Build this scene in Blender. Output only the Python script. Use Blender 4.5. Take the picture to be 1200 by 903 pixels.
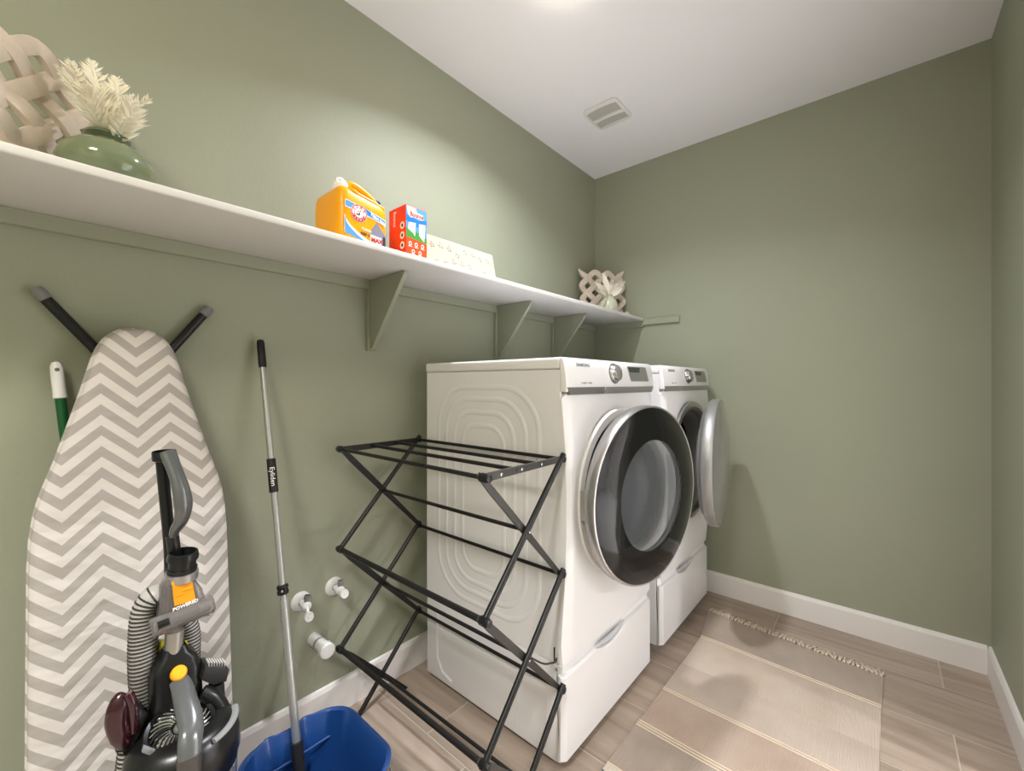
import bpy, bmesh, math, random
from mathutils import Vector, Matrix
random.seed(7)
for o in list(bpy.data.objects): bpy.data.objects.remove(o)
S = bpy.context.scene
COL = S.collection
R = math.radians
V = Vector

# ---------------------------------------------------------------- camera, world, lights, exposure
cam_d = bpy.data.cameras.new('camera'); cam = bpy.data.objects.new('camera', cam_d); COL.objects.link(cam)
cam_d.sensor_width = 36; cam_d.lens = 498/1200*36; cam_d.clip_start = .02
cam_d.shift_y = -2.5/1200
cam.location = (1.576, 0, 1.26); cam.rotation_euler = (R(90), 0, R(40.9))
S.camera = cam
w = bpy.data.worlds.new('world'); S.world = w; w.use_nodes = True
w.node_tree.nodes['Background'].inputs[0].default_value = (.8, .82, .85, 1)
w.node_tree.nodes['Background'].inputs[1].default_value = .3
S.view_settings.view_transform = 'Standard'; S.view_settings.look = 'None'
S.view_settings.exposure = 0.33; S.view_settings.gamma = 1
LAMP1 = V((.70, 1.30, 2.75)); LAMP2_FILL = V((1.40, -.80, 2.75)); LAMP3 = V((2.90, 2.75, 2.75)); LAMP4 = V((5.2, 1.5, 2.75))
LAMP1_W = 17.5; LAMP2_FILL_W = 29.0; LAMP3_W = 118.0; LAMP4_W = 88.0; LAMP_COL = (.90, .94, 1)

# ---------------------------------------------------------------- materials
def lin(c):
    return tuple((x/255/12.92 if x/255 <= .04045 else ((x/255+.055)/1.055)**2.4) for x in c)
def mat(name, rgb, rough=.5, metal=0., bump=0., bscale=200., noise=0., nscale=8., coat=0., trans=0., ior=1.45, emis=0., alpha=1.):
    m = bpy.data.materials.new(name); m.use_nodes = True; nt = m.node_tree
    b = nt.nodes['Principled BSDF']; c = lin(rgb)+(1,)
    b.inputs['Base Color'].default_value = c; b.inputs['Roughness'].default_value = rough
    b.inputs['Metallic'].default_value = metal; b.inputs['IOR'].default_value = ior
    b.inputs['Coat Weight'].default_value = coat; b.inputs['Transmission Weight'].default_value = trans
    b.inputs['Alpha'].default_value = alpha
    if emis: b.inputs['Emission Color'].default_value = c; b.inputs['Emission Strength'].default_value = emis
    if bump or noise:
        tc = nt.nodes.new('ShaderNodeTexCoord')
    if noise:
        n = nt.nodes.new('ShaderNodeTexNoise'); n.inputs['Scale'].default_value = nscale; n.inputs['Detail'].default_value = 4
        nt.links.new(tc.outputs['Object'], n.inputs['Vector'])
        mx = nt.nodes.new('ShaderNodeMix'); mx.data_type = 'RGBA'
        mx.inputs[6].default_value = tuple(v*(1-noise) for v in c[:3])+(1,); mx.inputs[7].default_value = tuple(min(1, v*(1+noise)) for v in c[:3])+(1,)
        nt.links.new(n.outputs['Fac'], mx.inputs[0]); nt.links.new(mx.outputs[2], b.inputs['Base Color'])
    if bump:
        n2 = nt.nodes.new('ShaderNodeTexNoise'); n2.inputs['Scale'].default_value = bscale; n2.inputs['Detail'].default_value = 3
        nt.links.new(tc.outputs['Object'], n2.inputs['Vector'])
        bp = nt.nodes.new('ShaderNodeBump'); bp.inputs['Strength'].default_value = bump; bp.inputs['Distance'].default_value = .0015
        nt.links.new(n2.outputs['Fac'], bp.inputs['Height']); nt.links.new(bp.outputs['Normal'], b.inputs['Normal'])
    return m
M = {}
M['wall'] = mat('sage_paint', (155, 158, 138), .55, bump=.35, bscale=90, noise=.03, nscale=3)
M['hall_wall'] = mat('hall_paint', (228, 224, 220), .6)
M['ceiling'] = mat('ceiling_paint', (240, 238, 242), .8, bump=.2, bscale=120)
M['white_trim'] = mat('white_trim_paint', (232, 227, 224), .4)
M['shelf_white'] = mat('shelf_paint', (218, 215, 212), .45)
M['grout'] = mat('grout', (196, 184, 168), .9, bump=.3)
M['enamel'] = mat('white_enamel', (232, 230, 231), .28, coat=.3)
M['plastic_white'] = mat('white_plastic', (226, 224, 222), .35)
M['grey_strip'] = mat('brushed_grey', (150, 150, 147), .35, metal=.5)
M['dark_strip'] = mat('dark_grey_plastic', (105, 104, 101), .4)
M['chrome'] = mat('chrome', (205, 205, 205), .16, metal=1.)
M['satin'] = mat('satin_silver', (178, 176, 174), .32, metal=.85)
M['tint'] = mat('smoked_glass', (20, 20, 21), .07, coat=0)
M['tint'].node_tree.nodes['Principled BSDF'].inputs['Specular IOR Level'].default_value = .38
M['dryer_glass'] = mat('grey_door_glass', (112, 112, 110), .15, coat=.5)
M['bowl'] = mat('clear_bowl', (205, 210, 212), .05, trans=.75, ior=1.4)
M['drum'] = mat('drum_steel', (160, 160, 162), .3, metal=.9)
M['drum_dark'] = mat('dark_drum', (14, 14, 15), .5)
M['gasket'] = mat('gasket_rubber', (150, 150, 150), .6)
M['dull_ring'] = mat('dull_silver_ring', (165, 165, 163), .42, metal=.6)
M['display'] = mat('display_glass', (52, 54, 54), .15)
M['text_grey'] = mat('grey_print', (150, 152, 156), .5)
M['black_metal'] = mat('black_coated_metal', (17, 16, 15), .42)
M['grey_metal'] = mat('gunmetal_strip', (78, 76, 74), .35, metal=.6)
M['black'] = mat('black_plastic', (20, 20, 21), .3)
M['black_matt'] = mat('black_matt_plastic', (27, 27, 28), .55)
M['gloss_grey'] = mat('graphite_plastic', (98, 99, 99), .2, metal=.35, coat=.5)
M['pole'] = mat('aluminium', (186, 186, 184), .3, metal=.7)
M['blue'] = mat('blue_plastic', (24, 62, 120), .3, coat=.2)
M['cap_grey'] = mat('grey_rubber_cap', (128, 128, 128), .6)
M['green'] = mat('green_plastic', (20, 84, 44), .35)
M['hose'] = mat('hose_grey', (186, 181, 176), .4)
M['clear_grey'] = mat('smoky_clear_plastic', (172, 166, 162), .10, trans=.72, ior=1.3, coat=.4)
M['orange'] = mat('orange_plastic', (247, 158, 24), .35)
M['burgundy'] = mat('burgundy_plastic', (46, 8, 19), .2, coat=.5)
M['jug'] = mat('yellow_plastic', (255, 170, 0), .32)
M['navy'] = mat('navy_cap', (40, 42, 120), .4)
M['lt_blue'] = mat('label_blue', (92, 160, 226), .4)
M['mid_blue'] = mat('label_mid_blue', (34, 128, 220), .4)
M['label_white'] = mat('label_white', (242, 238, 236), .45)
M['label_red'] = mat('label_red', (206, 40, 52), .4)
M['label_grey'] = mat('label_grey', (140, 136, 156), .4)
M['label_black'] = mat('label_black', (48, 48, 62), .4)
M['box_red'] = mat('carton_red', (238, 62, 26), .35)
M['box_orange'] = mat('carton_orange', (248, 84, 32), .4)
M['sky'] = mat('carton_sky_blue', (92, 164, 228), .4)
M['grass'] = mat('carton_green', (70, 158, 70), .4)
M['cream'] = mat('cream_ceramic', (190, 184, 166), .6, bump=.2)
M['lattice'] = mat('whitewashed_wood', (205, 190, 174), .7, noise=.14, nscale=26, bump=.4)
M['vase_green'] = mat('sage_glaze', (114, 124, 94), .12, coat=.5)
M['vase_pale'] = mat('pale_glaze', (196, 196, 174), .15, coat=.5)
M['pampas'] = mat('dried_white_grass', (240, 233, 212), .8)
M['leaf'] = mat('dried_white_leaf', (232, 224, 208), .75, noise=.08, nscale=40)
M['slot'] = mat('vent_grey', (186, 182, 177), .6)
M['cap_dark'] = mat('dark_inner_plastic', (86, 78, 74), .35)
M['yellow'] = mat('yellow_clip', (214, 200, 60), .45)
M['gunmetal_brown'] = mat('warm_dark_grey', (70, 66, 62), .3)
M['hose_dark'] = mat('hose_coil_black', (52, 50, 49), .45)
M['lamp'] = mat('lamp_lens', (255, 244, 228), .5, emis=45.)

def nodes_of(m): return m.node_tree, m.node_tree.nodes['Principled BSDF']
def math_node(nt, op, a, b=None, c=None):
    n = nt.nodes.new('ShaderNodeMath'); n.operation = op
    for i, v in enumerate((a, b, c)):
        if v is None: continue
        if isinstance(v, (int, float)): n.inputs[i].default_value = v
        else: nt.links.new(v, n.inputs[i])
    return n.outputs[0]
# chevron cover
m = M['chevron'] = mat('chevron_cloth', (200, 195, 190), .85); nt, b = nodes_of(m)
tc = nt.nodes.new('ShaderNodeTexCoord'); sp = nt.nodes.new('ShaderNodeSeparateXYZ')
ns = nt.nodes.new('ShaderNodeTexNoise'); ns.inputs['Scale'].default_value = 5
nt.links.new(tc.outputs['Object'], ns.inputs['Vector']); nt.links.new(tc.outputs['Object'], sp.inputs[0])
pp = math_node(nt, 'PINGPONG', math_node(nt, 'ADD', sp.outputs['Y'], 1.0125), .0675)
wob = math_node(nt, 'MULTIPLY', math_node(nt, 'SUBTRACT', ns.outputs['Fac'], .5), .012)
zz = math_node(nt, 'ADD', math_node(nt, 'ADD', sp.outputs['Z'], wob), math_node(nt, 'MULTIPLY', pp, .95))
fr = math_node(nt, 'FRACT', math_node(nt, 'DIVIDE', zz, .0515))
st = math_node(nt, 'GREATER_THAN', fr, .5)
mx = nt.nodes.new('ShaderNodeMix'); mx.data_type = 'RGBA'
mx.inputs[6].default_value = lin((166, 159, 153))+(1,); mx.inputs[7].default_value = lin((208, 201, 196))+(1,)
nt.links.new(st, mx.inputs[0]); nt.links.new(mx.outputs[2], b.inputs['Base Color'])
n2 = nt.nodes.new('ShaderNodeTexNoise'); n2.inputs['Scale'].default_value = 7
mp = nt.nodes.new('ShaderNodeMapping'); mp.inputs['Scale'].default_value = (1, 1.2, 2.6)
nt.links.new(tc.outputs['Object'], mp.inputs[0]); nt.links.new(mp.outputs[0], n2.inputs['Vector'])
bp = nt.nodes.new('ShaderNodeBump'); bp.inputs['Strength'].default_value = .45; bp.inputs['Distance'].default_value = .02
nt.links.new(n2.outputs['Fac'], bp.inputs['Height']); nt.links.new(bp.outputs['Normal'], b.inputs['Normal'])
# wood look tile
def tile_mat(name, base, streak):
    m = mat(name, base, .42); nt, b = nodes_of(m)
    tc = nt.nodes.new('ShaderNodeTexCoord'); oi = nt.nodes.new('ShaderNodeObjectInfo')
    mp = nt.nodes.new('ShaderNodeMapping'); mp.inputs['Scale'].default_value = (.9, 8, 1)
    cv = nt.nodes.new('ShaderNodeCombineXYZ')
    nt.links.new(math_node(nt, 'MULTIPLY', oi.outputs['Random'], 31.), cv.inputs[1])
    nt.links.new(cv.outputs[0], mp.inputs['Location'])
    nt.links.new(tc.outputs['Object'], mp.inputs[0])
    n = nt.nodes.new('ShaderNodeTexNoise'); n.inputs['Scale'].default_value = 2.2; n.inputs['Detail'].default_value = 5; n.inputs['Distortion'].default_value = .8
    nt.links.new(mp.outputs[0], n.inputs['Vector'])
    cr = nt.nodes.new('ShaderNodeValToRGB'); cr.color_ramp.elements[0].position = .32; cr.color_ramp.elements[1].position = .68
    cr.color_ramp.elements[0].color = lin(streak)+(1,); cr.color_ramp.elements[1].color = lin(base)+(1,)
    nt.links.new(n.outputs['Fac'], cr.inputs[0])
    hs = nt.nodes.new('ShaderNodeHueSaturation'); nt.links.new(cr.outputs[0], hs.inputs['Color'])
    nt.links.new(math_node(nt, 'ADD', math_node(nt, 'MULTIPLY', oi.outputs['Random'], .12), .94), hs.inputs['Value'])
    nt.links.new(hs.outputs[0], b.inputs['Base Color'])
    return m
M['tile'] = tile_mat('wood_look_tile', (180, 162, 147), (150, 133, 118))
# rug
def weave(name, rgb, var, rough=.95):
    m = mat(name, rgb, rough); nt, b = nodes_of(m)
    tc = nt.nodes.new('ShaderNodeTexCoord')
    n = nt.nodes.new('ShaderNodeTexNoise'); n.inputs['Scale'].default_value = 4.5; n.inputs['Detail'].default_value = 2
    nt.links.new(tc.outputs['Object'], n.inputs['Vector'])
    mx = nt.nodes.new('ShaderNodeMix'); mx.data_type = 'RGBA'
    mx.inputs[6].default_value = lin(rgb)+(1,); mx.inputs[7].default_value = lin(var)+(1,)
    cr = nt.nodes.new('ShaderNodeValToRGB'); cr.color_ramp.elements[0].position = .4; cr.color_ramp.elements[1].position = .6
    nt.links.new(n.outputs['Fac'], cr.inputs[0])
    nt.links.new(cr.outputs[0], mx.inputs[0]); nt.links.new(mx.outputs[2], b.inputs['Base Color'])
    wv = nt.nodes.new('ShaderNodeTexWave'); wv.inputs['Scale'].default_value = 75; wv.bands_direction = 'Y'
    nt.links.new(tc.outputs['Object'], wv.inputs['Vector'])
    wx = nt.nodes.new('ShaderNodeTexWave'); wx.inputs['Scale'].default_value = 55; wx.bands_direction = 'X'
    nt.links.new(tc.outputs['Object'], wx.inputs['Vector'])
    bp = nt.nodes.new('ShaderNodeBump'); bp.inputs['Strength'].default_value = .6; bp.inputs['Distance'].default_value = .002
    nt.links.new(math_node(nt, 'ADD', wv.outputs['Fac'], wx.outputs['Fac']), bp.inputs['Height']); nt.links.new(bp.outputs['Normal'], b.inputs['Normal'])
    return m
M['rug_grey'] = weave('rug_grey', (186, 170, 156), (178, 162, 148))
M['rug_peach'] = weave('rug_peach', (196, 177, 160), (204, 188, 172))
M['rug_cream'] = weave('rug_cream', (200, 184, 169), (190, 173, 158))
M['rug_tan'] = weave('rug_tan', (190, 170, 154), (182, 160, 143))
M['rug_ash'] = weave('rug_ash', (178, 163, 149), (166, 151, 137))
M['rug_pale'] = weave('rug_pale', (222, 210, 196), (212, 198, 182))
M['rug_line'] = mat('rug_cord', (222, 205, 184), .95)
M['rug_fringe'] = mat('rug_fringe', (222, 206, 188), .95)

# ---------------------------------------------------------------- builders
WL = {}
def wloc(o):
    l = V((0, 0, 0))
    while o is not None: l = l + o.location; o = o.parent
    return l
def obj(name, bm, material, parent=None, angle=35, loc=None):
    """bm is in world coordinates; the object's own origin follows its parent"""
    if loc is None: loc = wloc(parent) if parent else V((0, 0, 0))
    else: loc = V(loc)
    bmesh.ops.translate(bm, verts=bm.verts, vec=-loc)
    me = bpy.data.meshes.new(name); bm.to_mesh(me); bm.free()
    mt = M[material] if isinstance(material, str) else material
    me.materials.append(mt)
    if angle:
        for p in me.polygons: p.use_smooth = True
        me.set_sharp_from_angle(angle=R(angle))
    o = bpy.data.objects.new(name, me); COL.objects.link(o)
    o.parent = parent; o.location = loc - (wloc(parent) if parent else V((0, 0, 0)))
    return o
def thing(name, label, cat, loc, group=None):
    o = bpy.data.objects.new(name, None); COL.objects.link(o); o.location = loc; o.empty_display_size = .05
    o['label'] = label; o['category'] = cat
    if group: o['group'] = group
    return o
def tag(o, label, cat, group=None):
    o['label'] = label; o['category'] = cat
    if group: o['group'] = group
    return o
def struct(o): o['kind'] = 'structure'; return o
def NB(): return bmesh.new()
def box(bm, a, b, bev=0, seg=2):
    a, b = V(a), V(b); lo = V(map(min, a, b)); hi = V(map(max, a, b))
    vs = [bm.verts.new((x, y, z)) for x in (lo.x, hi.x) for y in (lo.y, hi.y) for z in (lo.z, hi.z)]
    fs = [bm.faces.new([vs[i] for i in f]) for f in ((0, 1, 3, 2), (4, 6, 7, 5), (0, 4, 5, 1), (2, 3, 7, 6), (0, 2, 6, 4), (1, 5, 7, 3))]
    if bev:
        es = list({e for f in fs for e in f.edges})
        bmesh.ops.bevel(bm, geom=es, offset=bev, segments=seg, profile=.5, affect='EDGES')
    return bm
def frame(d, up=None):
    d = V(d).normalized(); up = V(up) if up is not None else (V((0, 0, 1)) if abs(d.z) < .9 else V((1, 0, 0)))
    x = up.cross(d)
    if x.length < 1e-5: x = V((0, 1, 0)).cross(d)
    x.normalize(); return x, d.cross(x)
def smooth(pts, n=8):
    pts = [V(p) for p in pts]; out = []
    for i in range(len(pts)-1):
        p0 = pts[max(i-1, 0)]; p1 = pts[i]; p2 = pts[i+1]; p3 = pts[min(i+2, len(pts)-1)]
        for k in range(n):
            t = k/n
            out.append(.5*((2*p1)+(p2-p0)*t+(2*p0-5*p1+4*p2-p3)*t*t+(3*p1-p0-3*p2+p3)*t**3))
    out.append(pts[-1]); return out
def sweep(bm, pts, rad, seg=12, flat=1., up=None, closed=False, caps=True):
    """rad: number or list; flat scales the second axis"""
    pts = [V(p) for p in pts]; n = len(pts); rings = []; prev = None
    for i, p in enumerate(pts):
        if closed: d = pts[(i+1) % n]-pts[i-1]
        else: d = pts[min(i+1, n-1)]-pts[max(i-1, 0)]
        d = d.normalized()
        if up is not None: x, y = frame(d, up)
        elif prev is None: x, y = frame(d)
        else:
            x = (prev - d*prev.dot(d)).normalized(); y = d.cross(x)
        prev = x
        r = rad[i] if isinstance(rad, (list, tuple)) else rad
        rings.append([bm.verts.new(p + x*(r*math.cos(2*math.pi*k/seg)) + y*(r*flat*math.sin(2*math.pi*k/seg))) for k in range(seg)])
    rng = range(n if closed else n-1)
    for i in rng:
        A = rings[i]; B = rings[(i+1) % n]
        for k in range(seg):
            bm.faces.new((A[k], A[(k+1) % seg], B[(k+1) % seg], B[k]))
    if caps and not closed:
        bm.faces.new(rings[0][::-1]); bm.faces.new(rings[-1])
    return bm
def cyl(bm, a, b, r0, r1=None, seg=24, caps=True):
    return sweep(bm, [a, b], [r0, r0 if r1 is None else r1], seg, caps=caps)
def lathe(bm, prof, o, axis=(0, 0, 1), seg=48, cap0=False, cap1=False, ref=None):
    """prof: list of (radius, distance along axis)"""
    ax = V(axis).normalized(); x, y = frame(ax, ref); o = V(o); rings = []
    for r, h in prof:
        rings.append([bm.verts.new(o+ax*h+x*(r*math.cos(2*math.pi*k/seg))+y*(r*math.sin(2*math.pi*k/seg))) for k in range(seg)] if r > 1e-6 else [bm.verts.new(o+ax*h)])
    for A, B in zip(rings, rings[1:]):
        for k in range(seg):
            q = (k+1) % seg
            if len(A) == 1 and len(B) == 1: continue
            if len(A) == 1: bm.faces.new((A[0], B[q], B[k]))
            elif len(B) == 1: bm.faces.new((A[k], A[q], B[0]))
            else: bm.faces.new((A[k], A[q], B[q], B[k]))
    if cap0 and len(rings[0]) > 1: bm.faces.new(rings[0][::-1])
    if cap1 and len(rings[-1]) > 1: bm.faces.new(rings[-1])
    return bm
def prism(bm, pts, vec, bev=0, seg=2):
    """closed polygon of world points pushed along vec"""
    pts = [V(p) for p in pts]; vec = V(vec)
    A = [bm.verts.new(p) for p in pts]; B = [bm.verts.new(p+vec) for p in pts]; n = len(pts)
    fs = [bm.faces.new(A[::-1]), bm.faces.new(B)]
    for i in range(n): fs.append(bm.faces.new((A[i], A[(i+1) % n], B[(i+1) % n], B[i])))
    bmesh.ops.recalc_face_normals(bm, faces=fs)
    if bev:
        es = list({e for f in fs[:2] for e in f.edges})
        bmesh.ops.bevel(bm, geom=es, offset=bev, segments=seg, profile=.5, affect='EDGES')
    return bm
def rrect(w, h, r, n=6):
    out = []
    for cx, cy, a0 in ((w/2-r, h/2-r, 0), (-w/2+r, h/2-r, 90), (-w/2+r, -h/2+r, 180), (w/2-r, -h/2+r, 270)):
        for k in range(n+1):
            a = R(a0+90*k/n); out.append((cx+r*math.cos(a), cy+r*math.sin(a)))
    return out
def loft(bm, loops, cap0=True, cap1=True):
    rings = [[bm.verts.new(p) for p in L] for L in loops]
    for A, B in zip(rings, rings[1:]):
        n = len(A)
        for k in range(n): bm.faces.new((A[k], A[(k+1) % n], B[(k+1) % n], B[k]))
    if cap0: bm.faces.new(rings[0][::-1])
    if cap1: bm.faces.new(rings[-1])
    return bm
def text(name, s, size, origin, right, up, material, parent, thick=.0006, sx=1., bold=0.):
    cu = bpy.data.curves.new(name, 'FONT'); cu.body = s; cu.size = size; cu.extrude = thick; cu.offset = bold
    cu.align_x = 'CENTER'; cu.align_y = 'CENTER'; cu.resolution_u = 2
    t = bpy.data.objects.new('tmp', cu); COL.objects.link(t)
    dg = bpy.context.evaluated_depsgraph_get(); me = bpy.data.meshes.new_from_object(t.evaluated_get(dg))
    bpy.data.objects.remove(t)
    r = V(right).normalized(); u = V(up).normalized(); n = r.cross(u)
    mt = Matrix(((r.x*sx, u.x, n.x, 0), (r.y*sx, u.y, n.y, 0), (r.z*sx, u.z, n.z, 0), (0, 0, 0, 1)))
    me.transform(Matrix.Translation(V(origin)-wloc(parent)) @ mt)
    me.name = name; me.materials.clear(); me.materials.append(M[material])
    o = bpy.data.objects.new(name, me); COL.objects.link(o); o.parent = parent
    return o

# ---------------------------------------------------------------- setting
X1, Y0, Y1, H = 1.94, -1.5, 2.744, 2.75
struct(obj('wall_left', box(NB(), (-.1, Y0-.1, -.06), (0, Y1+.1, H+.1)), 'wall', angle=0))
struct(obj('wall_back', box(NB(), (0, Y1, -.06), (X1, Y1+.1, H+.1)), 'wall', angle=0))
DA, DB, DH = .95, 2.02, 2.06      # doorway in the right wall, outside the frame
bm = NB(); box(bm, (X1, Y0-.1, -.06), (X1+.1, DA, H+.1)); box(bm, (X1, DB, -.06), (X1+.1, Y1+.1, H+.1)); box(bm, (X1, DA, DH), (X1+.1, DB, H+.1)); box(bm, (X1, DA, -.06), (X1+.1, DB, -.0010))
struct(obj('wall_right', bm, 'wall', angle=0))
# the lit hall the doorway opens to
HX, HA, HB = 6.6, .2, 3.2
struct(obj('wall_hall_far', box(NB(), (HX, HA, -.06), (HX+.1, HB, H+.1)), 'hall_wall', angle=0))
struct(obj('wall_hall_near', box(NB(), (X1+.1, HA-.1, -.06), (HX+.1, HA, H+.1)), 'hall_wall', angle=0))
struct(obj('wall_hall_back', box(NB(), (X1+.1, HB, -.06), (HX+.1, HB+.1, H+.1)), 'hall_wall', angle=0))
struct(obj('ceiling_hall', box(NB(), (X1+.1, HA, H), (HX, HB, H+.1)), 'ceiling', angle=0))
struct(obj('floor_hall', box(NB(), (X1+.1, HA, -.06), (HX, HB, 0)), 'hall_wall', angle=0))
for k_, (a_, b_) in enumerate((((X1-.016, DA-.085, 0), (X1, DA, DH+.085)), ((X1-.016, DB, 0), (X1, DB+.085, DH+.085)), ((X1-.016, DA, DH), (X1, DB, DH+.085)))):
    struct(obj('trim_%d' % (k_+1), box(NB(), a_, b_, .003, 1), 'white_trim'))
struct(obj('wall_front', box(NB(), (0, Y0-.1, -.06), (X1, Y0, H+.1)), 'wall', angle=0))
struct(obj('ceiling', box(NB(), (0, Y0, H), (X1, Y1, H+.1)), 'ceiling', angle=0))
floor = struct(obj('floor', box(NB(), (0, Y0, -.06), (X1, Y1, -.0010)), 'grout', angle=0))
# tiles: rows run along x
G = .0028
row = 0; yt = 2.744+.06; y_edges = [2.744]
y = 2.4985
while y > Y0: y_edges.append(y); y -= .3085
y_edges.append(Y0)
for i in range(len(y_edges)-1):
    ya, yb = y_edges[i+1], y_edges[i]
    if yb-ya < .02: continue
    xo = (1.775 if i % 2 == 0 else 1.573) - 3*.615
    xs = [0]+[xo+.615*k for k in range(5) if .02 < xo+.615*k < X1-.02]+[X1]
    for xa, xb in zip(xs, xs[1:]):
        lo = V(((xa+xb)/2, (ya+yb)/2, 0))
        obj('tile', box(NB(), (xa+G, ya+G, -.0010), (xb-G, yb-G, .0002+.0003*random.random()), .001, 1), 'tile', floor, angle=0, loc=lo)
def baseboard(name, axis, a, b, at_, sgn):
    z = [(0, 0), (.014, 0), (.014, .108), (.009, .121), (0, .124)]
    if axis == 'y': pts = [(at_+sgn*d, a, h) for d, h in z]; vec = (0, b-a, 0)
    else: pts = [(a, at_+sgn*d, h) for d, h in z]; vec = (b-a, 0, 0)
    struct(obj(name, prism(NB(), pts, vec), 'white_trim', angle=20))
baseboard('baseboard_left', 'y', Y0, Y1, 0, 1)
baseboard('baseboard_back', 'x', .014, X1-.014, Y1, -1)
baseboard('baseboard_right', 'y', DB+.085, Y1, X1, -1)
baseboard('baseboard_right', 'y', Y0, DA-.085, X1, -1)
baseboard('baseboard_front', 'x', .014, X1-.014, Y0, 1)

# ---------------------------------------------------------------- ceiling lights
def lamp(p, watts, label, k=1., spread=150):
    t = thing('ceiling_light', label, 'ceiling light', p)
    obj('trim_ring', lathe(NB(), [(q*k, h) for q, h in ((.060, 0), (.088, 0), (.090, -.004), (.084, -.012), (.066, -.014), (.060, -.010))], p), 'plastic_white', t)
    obj('lens', lathe(NB(), [(q*k, h) for q, h in ((.066, -.010), (.066, -.016), (.060, -.024), (.045, -.030), (.022, -.034), (0, -.035))], p), 'lamp', t)
    ld = bpy.data.lights.new('lamp_light', 'AREA'); ld.shape = 'DISK'; ld.size = .12*k; ld.energy = watts; ld.spread = R(spread); ld.color = LAMP_COL
    lo = bpy.data.objects.new('lamp_light', ld); COL.objects.link(lo); lo.parent = t; lo.location = (0, 0, -.040)
lamp(LAMP1, LAMP1_W, 'small round white ceiling light above the washer', .82, 138)
lamp(LAMP2_FILL, LAMP2_FILL_W, 'added unseen fill light behind the camera, built as a large round ceiling light', 3.6, 102)  # unseen soft fill added behind the camera, shaped like a ceiling fixture
lamp(LAMP3, LAMP3_W, 'round white ceiling light in the hall nearest the doorway', 2.)
lamp(LAMP4, LAMP4_W, 'round white ceiling light at the far end of the hall', 2.)

# ---------------------------------------------------------------- exhaust vent
t = thing('ceiling_vent', 'white square vent cover with two curved slots set in the ceiling', 'vent', (.438, 2.12, H))
obj('cover', prism(NB(), [(.438+a, 2.12+b, H) for a, b in rrect(.205, .215, .03)], (0, 0, -.010), .004), 'plastic_white', t)
for k, (yc, hw) in enumerate(((2.072, .036), (2.168, .026))):
    pts = []
    for i in range(13):
        s = -1+2*i/12; pts.append((.438+s*.086, yc-hw+.010*s*s, H-.0102))
    for i in range(13):
        s = 1-2*i/12; pts.append((.438+s*.086, yc+hw+.006*s*s, H-.0102))
    obj('slot', prism(NB(), pts, (0, 0, -.0022)), 'slot', t)
obj('rib', sweep(NB(), [(.35, 2.125, H-.012), (.438, 2.121, H-.016), (.526, 2.125, H-.012)], .006, 10), 'plastic_white', t)

# ---------------------------------------------------------------- wall shelf
sh = thing('wall_shelf', 'long white shelf on green painted brackets along the left wall', 'shelf', (0, .6, 1.678))
bm = NB(); box(bm, (0, Y0, 1.678), (.379, Y1, 1.698), .004, 3); obj('shelf_board', bm, 'shelf_white', sh)
obj('wall_cleat', box(NB(), (0, Y0, 1.639), (.019, Y1-.019, 1.678), .0015, 1), 'wall', sh)
obj('wall_cleat', box(NB(), (0, Y1-.019, 1.639), (.379, Y1, 1.678), .0015, 1), 'wall', sh)
for yb in (.913, 1.667, 2.19):
    obj('batten', box(NB(), (0, yb, 1.392), (.019, yb+.038, 1.639), .0015, 1), 'wall', sh)
    obj('bracket', prism(NB(), [(.019, yb+.010, 1.677), (.250, yb+.010, 1.677), (.250, yb+.010, 1.668), (.030, yb+.010, 1.400), (.019, yb+.010, 1.400)], (0, .018, 0), .001, 1), 'wall', sh)
cl = obj('wall_cleat', box(NB(), (.380, Y1-.019, 1.650), (.614, Y1, 1.690), .0015, 1), 'wall')
tag(cl, 'short green painted wood strip on the back wall beyond the shelf end', 'wood strip')

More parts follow.
